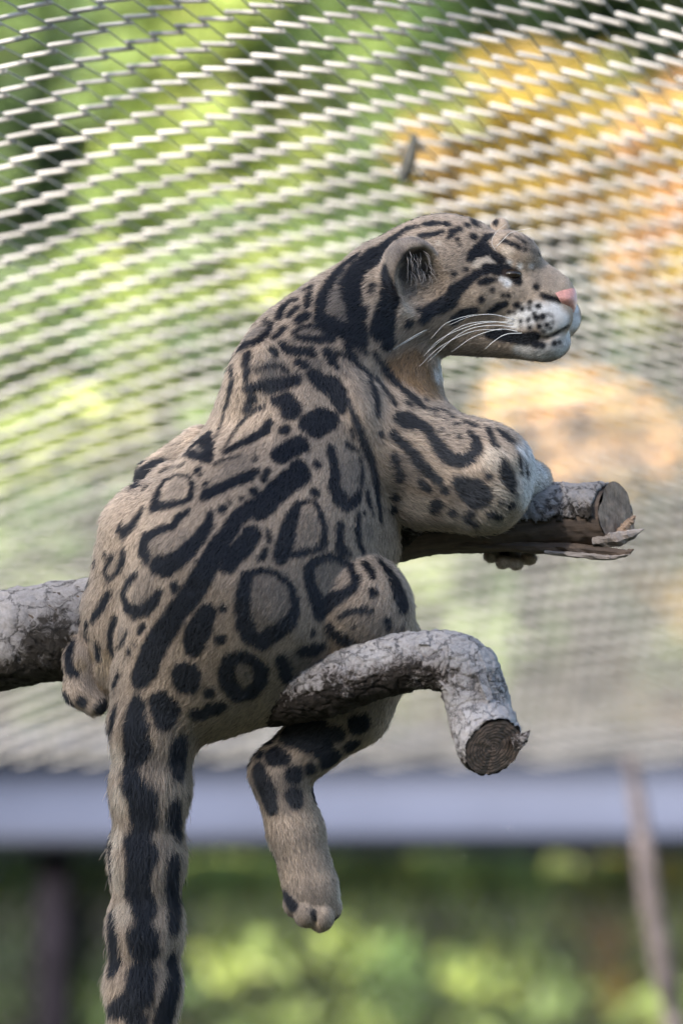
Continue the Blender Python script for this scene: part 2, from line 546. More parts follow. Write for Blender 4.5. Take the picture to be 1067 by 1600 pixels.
def build_caught_leaf():
    d = 6.95
    V, F = [], []
    prof = [(648, 208, 3), (645, 225, 7), (640, 245, 10), (636, 262, 10), (632, 278, 6), (628, 286, 2)]
    for i, (px, py, w) in enumerate(prof):
        for j, s in enumerate((-1, -0.4, 0.4, 1)):
            q = at(px + s * w, py, d + (0.012 * abs(s) - 0.004 * i))
            V.append(q)
    for i in range(len(prof) - 1):
        for j in range(3):
            a = i * 4 + j
            F.append((a, a + 1, a + 5, a + 4))
    me = py_mesh('caught_leaf', V, F)
    o = link('caught_leaf', me, simple('dead_leaf', (0.035, 0.035, 0.03), 0.8, var=0.3))
    md = o.modifiers.new('thickness', 'SOLIDIFY'); md.thickness = 0.0015
    V, F = tube([at(648, 262, d), at(660, 278, d), at(672, 288, d)], [0.002, 0.0016, 0.001], 6)
    link('stalk', py_mesh('stalk', V, F), o.active_material, o)
    tag(o, 'small dark withered leaf caught in the netting above the head', 'leaf')
build_caught_leaf()

# ------------------------------------------------------------------ logs and branch
Q = S / D0
ORI = CAM + FWD * D0
RM = np.array([RGT, FWD, UPV])          # rows: local x, y(depth), z
def loc(px, py, z):
    """photo pixel and depth offset z (in photo pixels, + is farther) -> local px units"""
    f = 1 + z * Q
    return np.array([(px - 533.5) * f, z, (800 - py) * f])
def wpt(px, py, z):
    return Vector(np.array(ORI) + S * (loc(px, py, z) @ RM))

BARK_PALE = bark_material('pale_flaking_bark', (0.44, 0.42, 0.43), (0.22, 0.19, 0.185), (0.035, 0.028, 0.025), 1.0, 'wear_shade')
BARK_GREY = bark_material('grey_log_bark', (0.30, 0.285, 0.29), (0.15, 0.135, 0.13), (0.04, 0.034, 0.03), 0.8, 'wear_shade')

def limb_mesh(name, ctrl, n, seg, bark=1.0, seed=0.0, cap0=False, cap1=False, shear=None):
    """ctrl: (px,py,z,r px). Tube with real bark relief; returns mesh and frames of its last ring"""
    sp = spline(ctrl, n)
    pts = [wpt(*q[:3]) for q in sp]
    fr = frames(pts)
    V, F = [], []
    for i, (p, t, a, b) in enumerate(fr):
        r = sp[i][3] * S
        for j in range(seg):
            th = 2 * math.pi * j / seg
            dr = a * math.cos(th) + b * math.sin(th)
            q = p + dr * r
            big = mnoise.noise(q * 14 + Vector((seed, 0, 0)))
            lump = mnoise.noise(q * 40 + Vector((0, seed, 0)))
            wq = q + Vector((mnoise.noise(q * 30), mnoise.noise(q * 30 + Vector((9, 0, 0))), mnoise.noise(q * 30 + Vector((0, 9, 0))))) * 0.012
            dd, _ = mnoise.voronoi(Vector((wq.x * 40, wq.y * 64, wq.z * 64)) + Vector((seed, seed, 0)))
            edge = dd[1] - dd[0]
            crack = -0.0022 * max(0, 1 - edge / 0.12) ** 1.5
            _i = mnoise.noise(Vector((dd[2] * 3, seed, dd[3])))
            plate = mnoise.cell(wq * 48 + Vector((seed, 0, 0)))
            h = 0.09 * r * big + 0.0008 * lump + bark * (0.0010 * plate + crack) + 0.0014 * mnoise.noise(q * 110) + 0.0009 * mnoise.noise(q * 300)
            q2 = q + dr * h
            if shear is not None:
                te = fr[-1][1]; nn = (te + shear).normalized()
                w = max(0.0, 1 - (fr[-1][0] - p).length / (130 * S))
                q2 = q2 - te * (w * (q2 - p).dot(nn) / max(0.3, nn.dot(te)))
            V.append(q2)
    for i in range(len(fr) - 1):
        for j in range(seg):
            j2 = (j + 1) % seg
            F.append((i * seg + j, i * seg + j2, (i + 1) * seg + j2, (i + 1) * seg + j))
    if cap0: F.append(tuple(reversed(range(seg))))
    if cap1: F.append(tuple(range((len(fr) - 1) * seg, len(fr) * seg)))
    return V, F, fr, sp

def wear_shade(o, fn):
    """bark tone at each vertex: worn pale skin, plus shade painted on undersides"""
    me = o.data
    at_ = me.attributes.new('wear_shade', 'FLOAT', 'POINT')
    at_.data.foreach_set('value', np.array([fn(v.co) for v in me.vertices], dtype=np.float32))

def sliver(name, ctrl, m, parent, seg=9):
    """a torn splinter: flattened, tapering, jagged; ctrl rows are (px, py, z, half width, half thickness)"""
    sp = spline(ctrl, 26)
    pts = [wpt(*q[:3]) for q in sp]
    V, F = [], []
    for i, (p, t, a, b) in enumerate(frames(pts)):
        up = (UPV - t * UPV.dot(t)).normalized(); sd = t.cross(up)
        for j in range(seg):
            th = 2 * math.pi * j / seg
            rag = 1 + 0.45 * mnoise.noise((i * 0.55, j * 1.9, ctrl[0][0] * 0.37))
            V.append(p + up * (math.cos(th) * sp[i][3] * S * rag) + sd * (math.sin(th) * sp[i][4] * S * rag) + t * (2.5 * S * mnoise.noise((j * 2.3, i * 0.4, 7))))
    for i in range(len(pts) - 1):
        for j in range(seg):
            j2 = (j + 1) % seg
            F.append((i * seg + j, i * seg + j2, (i + 1) * seg + j2, (i + 1) * seg + j))
    F.append(tuple(reversed(range(seg)))); F.append(tuple(range((len(pts) - 1) * seg, len(pts) * seg)))
    return link(name, py_mesh(name, V, F), m, parent, smooth=False)

def end_disc(fr, r, seg, seed, tilt, dome=0.0, rag=0.08, proud=0.002):
    """a cut face: a fan of rings with saw unevenness, closing the limb"""
    p, t, a, b = fr
    n = (t + tilt).normalized()
    V = [p + t * proud]
    F = []
    R = 7
    for k in range(1, R + 1):
        for j in range(seg):
            th = 2 * math.pi * j / seg
            rr = r * k / R * (1 + rag * mnoise.noise((math.cos(th) * 1.5, math.sin(th) * 1.5, seed)))
            q = a * math.cos(th) + b * math.sin(th)
            h = -q.dot(n) * rr / max(0.3, n.dot(t)) + 0.0012 * mnoise.noise((q * rr) * 160)
            V.append(p + q * rr + t * (proud + h))
    for j in range(seg):
        F.append((0, 1 + j, 1 + (j + 1) % seg))
    for k in range(R - 1):
        for j in range(seg):
            a0 = 1 + k * seg + j; a1 = 1 + k * seg + (j + 1) % seg
            F.append((a0, a0 + seg, a1 + seg, a1))
    return V, F

def build_log():
    root = empty('perch_log', wpt(60, 992, 110))
    tag(root, 'thick grey log with broken end running behind the leopard', 'log')
    ctrl = [(-420, 1085, 125, 80), (-150, 1035, 118, 80), (60, 992, 110, 77), (250, 950, 105, 70), (450, 890, 100, 60), (620, 830, 98, 51), (780, 812, 95, 52), (962, 804, 92, 52)]
    tilt = -FWD * 0.62 + UPV * 0.10
    # heart wood, dark, full length; bark shell covers the top and back of it
    V, F, fr, sp = limb_mesh('wood', [(a, b + (2 if a > 600 else 0), c, r * 0.92) for a, b, c, r in ctrl], 230, 72, 0.35, 3.0, cap0=True, shear=tilt)
    axis = (wpt(930, 808, 92) - wpt(620, 832, 98)).normalized()
    dark = grain_material('dark_split_wood', (0.022, 0.016, 0.014), (0.10, 0.070, 0.052), axis, 90)
    link('wood', py_mesh('wood', V, F), dark, root)
    V, F, fr2, sp2 = limb_mesh('bark', ctrl[:-1] + [(957, 804, 92, 52)], 300, 96, 1.4, 5.0, shear=tilt)
    # keep the bark only where it still clings: whole on the left, only the upper side on the right, ragged lower edge
    keep = []
    seg = 96
    for f in F:
        i = f[0] // seg
        p, t, a, b = fr2[i]
        q = (V[f[0]] - p)
        q = (q - t * q.dot(t)).normalized()
        up = q.dot(UPV)
        px = sp2[i][0]
        lim = -2.0
        if px > 560:
            u = min(1, (px - 560) / 120)
            lim = -1.2 + u * 1.20 + 0.16 * mnoise.noise((px * 0.022, 0, 0)) + 0.12 * mnoise.noise((px * 0.10, 1, 0)) + 0.05 * mnoise.noise((px * 0.4, 2, 0))
            if q.dot(FWD) > 0: lim = -0.5
        if up > lim: keep.append(f)
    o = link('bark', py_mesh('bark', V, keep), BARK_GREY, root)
    def wear_shade_at(co):
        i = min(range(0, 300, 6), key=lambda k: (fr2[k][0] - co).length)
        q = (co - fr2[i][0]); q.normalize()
        return 0.55 + 0.75 * q.dot(UPV) + 0.5 * mnoise.noise(co * 20)  # paler above, darker below: shade painted into the log bark
    wear_shade(o, wear_shade_at)
    md = o.modifiers.new('thickness', 'SOLIDIFY'); md.thickness = 0.004; md.offset = -1
    # broken end face
    endm = grain_material('broken_end_grain', (0.10, 0.065, 0.045), (0.32, 0.23, 0.17), RGT * 0.5 + UPV * 1.0 - FWD * 0.3, 110)
    V, F = end_disc(fr[-1], 48 * S, 72, 9.0, tilt, rag=0.2)
    link('broken_end', py_mesh('broken_end', V, F), endm, root)
    grey = grain_material('grey_splinter_wood', (0.08, 0.066, 0.06), (0.26, 0.23, 0.215), axis, 120)
    sliver('splinter', [(925, 846, 62, 8, 10), (955, 842, 60, 10, 12), (982, 836, 60, 8, 10), (1000, 829, 62, 3, 4), (1006, 827, 63, 1, 1)], grey, root)
    sliver('splinter', [(940, 852, 66, 5, 9), (968, 846, 66, 6, 8), (992, 838, 66, 3, 4)], grey, root)
    sliver('splinter', [(965, 838, 84, 8, 8), (982, 818, 86, 7, 7), (992, 806, 88, 2, 3)], endm, root)
    sliver('splinter', [(700, 850, 80, 6, 16), (800, 854, 74, 10, 16), (880, 857, 68, 10, 14), (940, 862, 62, 8, 11), (975, 864, 58, 6, 7), (990, 858, 56, 1, 2)], dark, root)
    sliver('splinter', [(850, 863, 60, 3, 8), (910, 868, 57, 5, 8), (955, 871, 55, 4, 6), (984, 866, 54, 1, 2)], grey, root)
build_log()

def build_branch():
    root = empty('perch_branch', wpt(300, 1030, 110))
    tag(root, 'pale flaky bark branch bent downward with a sawn end under the thigh', 'branch')
    ctrl = [(300, 1010, 112, 45), (345, 1075, 60, 40), (405, 1094, 5, 40), (460, 1086, -52, 46), (520, 1066, -98, 48), (600, 1040, -120, 46), (672, 1030, -130, 46), (722, 1044, -138, 49), (744, 1088, -146, 50), (753, 1130, -160, 51), (763, 1157, -190, 50), (770, 1168, -214, 48)]
    V, F, fr, sp = limb_mesh('bark', ctrl, 320, 130, 1.2, 1.0, cap0=True, shear=RGT * 0.25 - UPV * 0.15)
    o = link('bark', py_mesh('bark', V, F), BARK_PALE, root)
    def wear_shade_at(co):
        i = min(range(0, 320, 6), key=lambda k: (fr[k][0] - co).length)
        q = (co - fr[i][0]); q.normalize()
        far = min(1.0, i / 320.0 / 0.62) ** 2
        return 0.40 + 0.25 * far + (0.85 - 0.35 * far) * q.dot(UPV) + 0.45 * mnoise.noise(co * 22)  # underside shade painted in, easing off toward the sawn end
    wear_shade(o, wear_shade_at)
    p, t, a, b = fr[-1]
    tilt = RGT * 0.25 - UPV * 0.15
    ringm = grain_material('sawn_end_rings', (0.06, 0.045, 0.04), (0.17, 0.12, 0.10), (t + tilt).normalized(), 75, rings=tuple(p))
    V, F = end_disc(fr[-1], 46 * S, 90, 4.0, tilt, rag=0.06, proud=0.001)
    link('sawn_end', py_mesh('sawn_end', V, F), ringm, root)
    # loose bark plates standing proud on the bend
    r = random.Random(12)
    for k in range(40):
        i = r.randint(120, 290); j0 = r.randint(0, 129)
        pp, t, a, b = fr[i]
        th = 2 * math.pi * j0 / 130
        dr = a * math.cos(th) + b * math.sin(th)
        if dr.dot(FWD) > -0.45: continue
        rr = sp[i][3] * S * 0.985
        w = r.uniform(0.1, 0.34); l = r.uniform(0.004, 0.016)
        Vp, Fp = [], []
        nu, nv = 5, 4
        for u in range(nu):
            for v in range(nv):
                tt = th + w * (u / (nu - 1) - 0.5) * (1 + 0.4 * mnoise.noise((k, v * 2.1, 0)))
                dd = a * math.cos(tt) + b * math.sin(tt)
                al = (v / (nv - 1) - 0.5) * 2 * l * (1 + 0.5 * mnoise.noise((k, u * 2.3, 5)))
                lift = 0.0006 + 0.0022 * (u / (nu - 1)) ** 2
                Vp.append(pp + dd * (rr + lift) + t * al)
        for u in range(nu - 1):
            for v in range(nv - 1):
                q = u * nv + v
                Fp.append((q, q + 1, q + nv + 1, q + nv))
        o = link('bark_flake', py_mesh('bark_flake', Vp, Fp), BARK_PALE, root, smooth=False)
        wear_shade(o, wear_shade_at)
        md = o.modifiers.new('thickness', 'SOLIDIFY'); md.thickness = 0.0018; md.offset = -1
    V, F = [], []
    # torn tongue of bark beside the saw cut
    o = sliver('bark_tongue', [(800, 1160, -205, 15, 7), (812, 1157, -206, 11, 6), (821, 1150, -206, 6, 4), (828, 1142, -205, 1, 1)], BARK_PALE, root)
    wear_shade(o, lambda co: 0.3)
build_branch()

# ------------------------------------------------------------------ leopard: body as one signed distance field
STEP = 3.0
GX0, GX1, GY0, GY1, GZ0, GZ1 = -470.0, 400.0, -215.0, 290.0, -960.0, 500.0
nx, ny, nz = int((GX1 - GX0) / STEP) + 1, int((GY1 - GY0) / STEP) + 1, int((GZ1 - GZ0) / STEP) + 1
FLD = np.full((nx, ny, nz), 60.0, dtype=np.float32)
AX = GX0 + STEP * np.arange(nx); AY = GY0 + STEP * np.arange(ny); AZ = GZ0 + STEP * np.arange(nz)
PRIMS = []          # (kind, data, flow, fur length)

def sd_cone(P, a, b, ra, rb):
    ba = b - a; L2 = ba @ ba
    h = np.clip(((P - a) @ ba) / L2, 0, 1)
    return np.linalg.norm(P - a - h[..., None] * ba, axis=-1) - (ra + (rb - ra) * h)

def sd_ell(P, c, r, M):
    q = (P - c) @ M
    k0 = np.linalg.norm(q / r, axis=-1); k1 = np.linalg.norm(q / (r * r), axis=-1)
    return k0 * (k0 - 1) / np.maximum(k1, 1e-6)

def rot(img_deg, yaw_deg=0):
    """axes of an ellipsoid turned by img_deg in the picture (counter clockwise) and yaw about the upright"""
    a = math.radians(img_deg); y = math.radians(yaw_deg)
    R1 = np.array([[math.cos(a), 0, -math.sin(a)], [0, 1, 0], [math.sin(a), 0, math.cos(a)]])
    R2 = np.array([[math.cos(y), -math.sin(y), 0], [math.sin(y), math.cos(y), 0], [0, 0, 1]])
    return R2 @ R1

def ev(kind, dat, P):
    return sd_cone(P, *dat) if kind == 'c' else sd_ell(P, *dat)

def apply(kind, dat, lo, hi, k, op):
    pad = k + 10
    i0, i1 = np.searchsorted(AX, (lo[0] - pad, hi[0] + pad)); j0, j1 = np.searchsorted(AY, (lo[1] - pad, hi[1] + pad)); k0, k1 = np.searchsorted(AZ, (lo[2] - pad, hi[2] + pad))
    P = np.stack(np.meshgrid(AX[i0:i1], AY[j0:j1], AZ[k0:k1], indexing='ij'), axis=-1).astype(np.float32)
    d = ev(kind, dat, P)
    f = FLD[i0:i1, j0:j1, k0:k1]
    if op == 'add':
        h = np.maximum(k - np.abs(f - d), 0) / k
        FLD[i0:i1, j0:j1, k0:k1] = np.minimum(f, d) - h * h * k * 0.25
    else:
        h = np.maximum(k - np.abs(f + d), 0) / k
        FLD[i0:i1, j0:j1, k0:k1] = np.maximum(f, -d) + h * h * k * 0.25

INSET = 5.0          # fur thickness left off the body, px
def cone(a, b, k=25, fur=15, op='add', flow=None):
    pa, pb = loc(*a[:3]), loc(*b[:3])
    ra, rb = a[3], b[3]
    if op == 'add':
        ra, rb = max(2, ra - INSET * min(1, fur / 15)), max(2, rb - INSET * min(1, fur / 15))
    m = max(ra, rb)
    apply('c', (pa, pb, ra, rb), np.minimum(pa, pb) - m, np.maximum(pa, pb) + m, k, op)
    if op == 'add':
        f = (pb - pa) if flow is None else np.array([flow[0], flow[2] if len(flow) > 2 else 0, -flow[1]], float)
        PRIMS.append(('c', (pa, pb, ra, rb), f / (np.linalg.norm(f) + 1e-9), fur))

def ell(c, r, k=25, fur=15, op='add', flow=(0, 1), deg=0, yaw=0):
    pc = loc(*c); rr = np.array([r[0], r[2], r[1]], float)
    if op == 'add': rr = np.maximum(2, rr - INSET * min(1, fur / 15))
    M = rot(deg, yaw)
    m = rr.max()
    apply('e', (pc, rr, M), pc - m, pc + m, k, op)
    if op == 'add':
        f = np.array([flow[0], flow[2] if len(flow) > 2 else 0, -flow[1]], float)
        PRIMS.append(('e', (pc, rr, M), f / np.linalg.norm(f), fur))

def chain(pts, k=25, fur=15):
    for a, b in zip(pts[:-1], pts[1:]):
        cone(a, b, k, fur)

# trunk from the neck down the spine to the rump (flow runs tailwards)
chain([(490, 575, 62, 106), (474, 650, 52, 126), (462, 735, 40, 146), (420, 835, 15, 178), (375, 925, 0, 190), (315, 1020, 0, 138), (262, 1085, -12, 80)], 40, 13)
ell((402, 600, 2), (52, 88, 78), 18, 13, flow=(-0.1, 1), deg=-14)          # left shoulder blade
ell((558, 650, -2), (50, 92, 80), 20, 13, flow=(0.2, 1), deg=14)
ell((570, 660, 40), (66, 92, 82), 30, 13, flow=(0.2, 1), deg=15)            # right shoulder
cone((560, 740, 40, 62), (565, 850, 30, 58), 40, 16)                        # right flank
# neck
chain([(690, 430, 95, 78), (620, 465, 85, 92), (545, 525, 72, 98), (488, 575, 62, 108)], 35, 14)
chain([(640, 530, 92, 50), (622, 585, 75, 60), (635, 655, 50, 68)], 35, 13)
# left haunch and left hind leg folded over the log
cone((258, 855, 30, 112), (205, 965, 42, 78), 30, 15)
cone((205, 965, 42, 76), (185, 1040, 30, 44), 25, 16)
cone((282, 778, 50, 62), (258, 850, 35, 98), 8, 15)
cone((140, 985, 62, 34), (128, 1030, 40, 28), 14, 13)
chain([(128, 1030, 38, 30), (126, 1078, 30, 27), (146, 1096, 24, 24)], 10, 12)
cone((172, 1000, 62, 44), (158, 1075, 52, 34), 10, 13)
# left forearm showing beyond the flank
cone((318, 712, 95, 50), (246, 748, 105, 37), 8, 13)
# right thigh
ell((555, 948, -62), (92, 86, 92), 9, 13, flow=(-0.5, 0.8), deg=-30)
cone((545, 955, -45, 80), (430, 1030, -10, 84), 40, 15, flow=(-0.4, 1))
cone((430, 1030, -10, 82), (330, 1068, 0, 68), 40, 15, flow=(-0.3, 1))
# right hind leg hanging behind the branch
cone((590, 1010, 10, 72), (548, 1105, 20, 62), 25, 13)
cone((548, 1105, 20, 60), (436, 1208, 8, 45), 22, 13)
cone((436, 1208, 8, 45), (462, 1300, 0, 44), 18, 12)
cone((462, 1300, 0, 43), (482, 1375, -6, 44), 16, 10)
ell((490, 1400, -10), (42, 48, 40), 16, 8, flow=(0.2, 1), deg=15)
for q, (tx, ty, tz, tr) in enumerate([(462, 1412, -22, 20), (478, 1428, -34, 20), (500, 1433, -30, 22), (513, 1418, -10, 21)]):
    ell((tx, ty, tz), (tr * 1.05, tr * 1.15, tr * 1.1), 5, 6, flow=(0.2, 1))
# right arm hooked over the log
cone((625, 700, 25, 88), (752, 742, 0, 80), 35, 14)
cone((752, 742, 0, 80), (762, 768, -5, 62), 25, 12)
cone((660, 775, 20, 52), (750, 780, 5, 50), 25, 18, flow=(1, 0.5))
cone((778, 735, 10, 50), (828, 752, 90, 34), 16, 9)
cone((828, 752, 90, 34), (822, 790, 165, 28), 10, 8)
chain([(822, 790, 165, 28), (800, 850, 155, 24), (796, 868, 125, 20)], 8, 9)
for q, (tx, ty, tz) in enumerate([(768, 868, 108), (786, 878, 100), (806, 880, 100), (826, 872, 108)]):
    ell((tx, ty, tz), (14, 12, 14), 4, 6, flow=(0, 1))
# tail
chain([(268, 1070, -18, 80), (243, 1130, -26, 64), (235, 1230, -30, 55), (230, 1340, -30, 52), (227, 1450, -30, 51), (224, 1540, -30, 52), (222, 1640, -30, 51), (221, 1720, -28, 40)], 30, 22)
# head
ell((700, 424, 95), (112, 92, 80), 30, 8, flow=(-1, 0.2), deg=-8)
ell((675, 478, 66), (66, 62, 52), 25, 10, flow=(-1, 0.5))
cone((762, 450, 88, 76), (848, 466, 78, 45), 20, 5, flow=(-1, 0.1))
cone((802, 424, 88, 48), (872, 454, 76, 25), 15, 4, flow=(-1, -0.3))
ell((803, 394, 58), (46, 33, 34), 14, 7, flow=(-1, -0.2), deg=-30)
ell((806, 396, 112), (44, 34, 36), 14, 7, flow=(-1, -0.2), deg=-30)
ell((735, 458, 50), (52, 42, 36), 18, 7, flow=(-1, 0.3))
ell((846, 498, 56), (51, 38, 31), 18, 4, flow=(-1, 0.2), deg=8)
ell((868, 496, 98), (42, 38, 32), 10, 4, flow=(-1, 0.2), deg=8)
cone((700, 508, 82, 48), (822, 530, 80, 33), 18, 7, flow=(-1, 0.1))
ell((850, 533, 74), (43, 34, 36), 12, 6, flow=(-0.8, 0.6))
ell((882, 466, 74), (15, 20, 23), 8, 2, flow=(-1, 0))
# carve: eye socket, mouth line, nostril
cone((888, 514, 44, 2.5), (850, 530, 36, 3.5), 6, op='sub')
cone((850, 530, 36, 3.5), (795, 540, 36, 4), 7, op='sub')
cone((862, 464, 44, 4), (882, 472, 50, 3), 5, op='sub')
# toe creases on the hanging paw
for a, b in (((488, 1416, -62), (494, 1456, -40)),):
    cone(a + (3,), b + (4,), 5, op='sub')
# ears: cupped shells
ell((642, 420, 8), (47, 52, 36), 8, 5, flow=(-0.6, -1), deg=10)
ell((668, 441, -20), (50, 58, 48), 4, op='sub', deg=10)
ell((781, 355, 132), (17, 17, 10), 8, 4, flow=(0, -1), deg=-20)

def surface_nets(f):
    ins = f < 0
    c = ins[:-1, :-1, :-1].astype(np.int8)
    tot = np.zeros_like(c)
    for dx in (0, 1):
        for dy in (0, 1):
            for dz in (0, 1):
                tot += ins[dx:nx - 1 + dx, dy:ny - 1 + dy, dz:nz - 1 + dz]
    cells = np.argwhere((tot > 0) & (tot < 8))
    idx = np.full(tot.shape, -1, dtype=np.int32)
    idx[cells[:, 0], cells[:, 1], cells[:, 2]] = np.arange(len(cells))
    corner = np.array([[x, y, z] for x in (0, 1) for y in (0, 1) for z in (0, 1)])
    val = np.stack([f[cells[:, 0] + q[0], cells[:, 1] + q[1], cells[:, 2] + q[2]] for q in corner], axis=1)
    acc = np.zeros((len(cells), 3)); cnt = np.zeros(len(cells))
    for a in range(8):
        for b in range(a + 1, 8):
            if np.abs(corner[a] - corner[b]).sum() != 1: continue
            va, vb = val[:, a], val[:, b]
            m = (va < 0) != (vb < 0)
            t = np.where(m, va / np.where(m, va - vb, 1), 0)
            p = corner[a] + t[:, None] * (corner[b] - corner[a])
            acc += p * m[:, None]; cnt += m
    V = (cells + acc / cnt[:, None]) * STEP + np.array([GX0, GY0, GZ0])
    quads = []
    for ax in range(3):
        sl0 = [slice(1, -1)] * 3; sl0[ax] = slice(0, -1)
        sl1 = [slice(1, -1)] * 3; sl1[ax] = slice(1, None)
        A = ins[tuple(sl0)]; B = ins[tuple(sl1)]
        e = np.argwhere(A != B)
        sgn = A[e[:, 0], e[:, 1], e[:, 2]]
        off = np.ones(3, int); off[ax] = 0
        g = e + off
        u, v = [q for q in range(3) if q != ax]
        du = np.zeros(3, int); du[u] = 1; dv = np.zeros(3, int); dv[v] = 1
        def I(q): return idx[q[:, 0], q[:, 1], q[:, 2]]
        q = np.stack([I(g - du - dv), I(g - dv), I(g), I(g - du)], axis=1)
        flip = sgn if ax != 1 else ~sgn
        q[~flip] = q[~flip][:, ::-1]
        quads.append(q)
    Qd = np.concatenate(quads)
    return V, Qd[(Qd >= 0).all(axis=1)]

BV, BQ = surface_nets(FLD)

def trilin(G, P):
    g = (P - np.array([GX0, GY0, GZ0])) / STEP
    i = np.clip(np.floor(g).astype(int), 0, np.array(G.shape[:3]) - 2)
    t = np.clip(g - i, 0, 1)
    out = 0
    for dx in (0, 1):
        for dy in (0, 1):
            for dz in (0, 1):
                w = (t[:, 0] if dx else 1 - t[:, 0]) * (t[:, 1] if dy else 1 - t[:, 1]) * (t[:, 2] if dz else 1 - t[:, 2])
                out = out + w * G[i[:, 0] + dx, i[:, 1] + dy, i[:, 2] + dz]
    return out

def grad(P, e=4.0):
    g = np.stack([trilin(FLD, P + e * np.eye(3)[a]) - trilin(FLD, P - e * np.eye(3)[a]) for a in range(3)], axis=1)
    return g / np.maximum(np.linalg.norm(g, axis=1)[:, None], 1e-6)

# ------------------------------------------------------------------ coat markings, laid on the body surface
def on_skin(px, py):
    """first point of the body met by each sight line (arrays) in local px units"""
    px = np.asarray(px, float); py = np.asarray(py, float)
    zs = np.arange(GY0 + 4, GY1 - 4, 2.0)
    f = 1 + zs * Q
    P = np.stack([(px[:, None] - 533.5) * f, np.broadcast_to(zs, (len(px), len(zs))), (800 - py[:, None]) * f], axis=-1)
    val = trilin(FLD, P.reshape(-1, 3)).reshape(len(px), len(zs))
    hit = val < 0
    first = np.where(hit.any(axis=1), hit.argmax(axis=1), val.argmin(axis=1))
    return P[np.arange(len(px)), first]

MARK = np.full((nx, ny, nz), 12.0, dtype=np.float32)     # distance to the nearest dark marking
FILL = np.zeros((nx, ny, nz), dtype=np.float32)          # duskier inside of a cloud
ZONE = {}                                                # pale, rusty ... areas
def stamp(G, c, r, mode, amt=1.0, soft=0.5):
    pad = r + (13 if mode == 'min' else 0)
    i0, i1 = np.searchsorted(AX, (c[0] - pad, c[0] + pad)); j0, j1 = np.searchsorted(AY, (c[1] - pad, c[1] + pad)); k0, k1 = np.searchsorted(AZ, (c[2] - pad, c[2] + pad))
    d = np.sqrt((AX[i0:i1, None, None] - c[0]) ** 2 + (AY[None, j0:j1, None] - c[1]) ** 2 + (AZ[None, None, k0:k1] - c[2]) ** 2)
    g = G[i0:i1, j0:j1, k0:k1]
    if mode == 'min':
        G[i0:i1, j0:j1, k0:k1] = np.minimum(g, d - r)
    else:
        G[i0:i1, j0:j1, k0:k1] = np.maximum(g, amt * np.clip((1 - d / r) / soft, 0, 1))

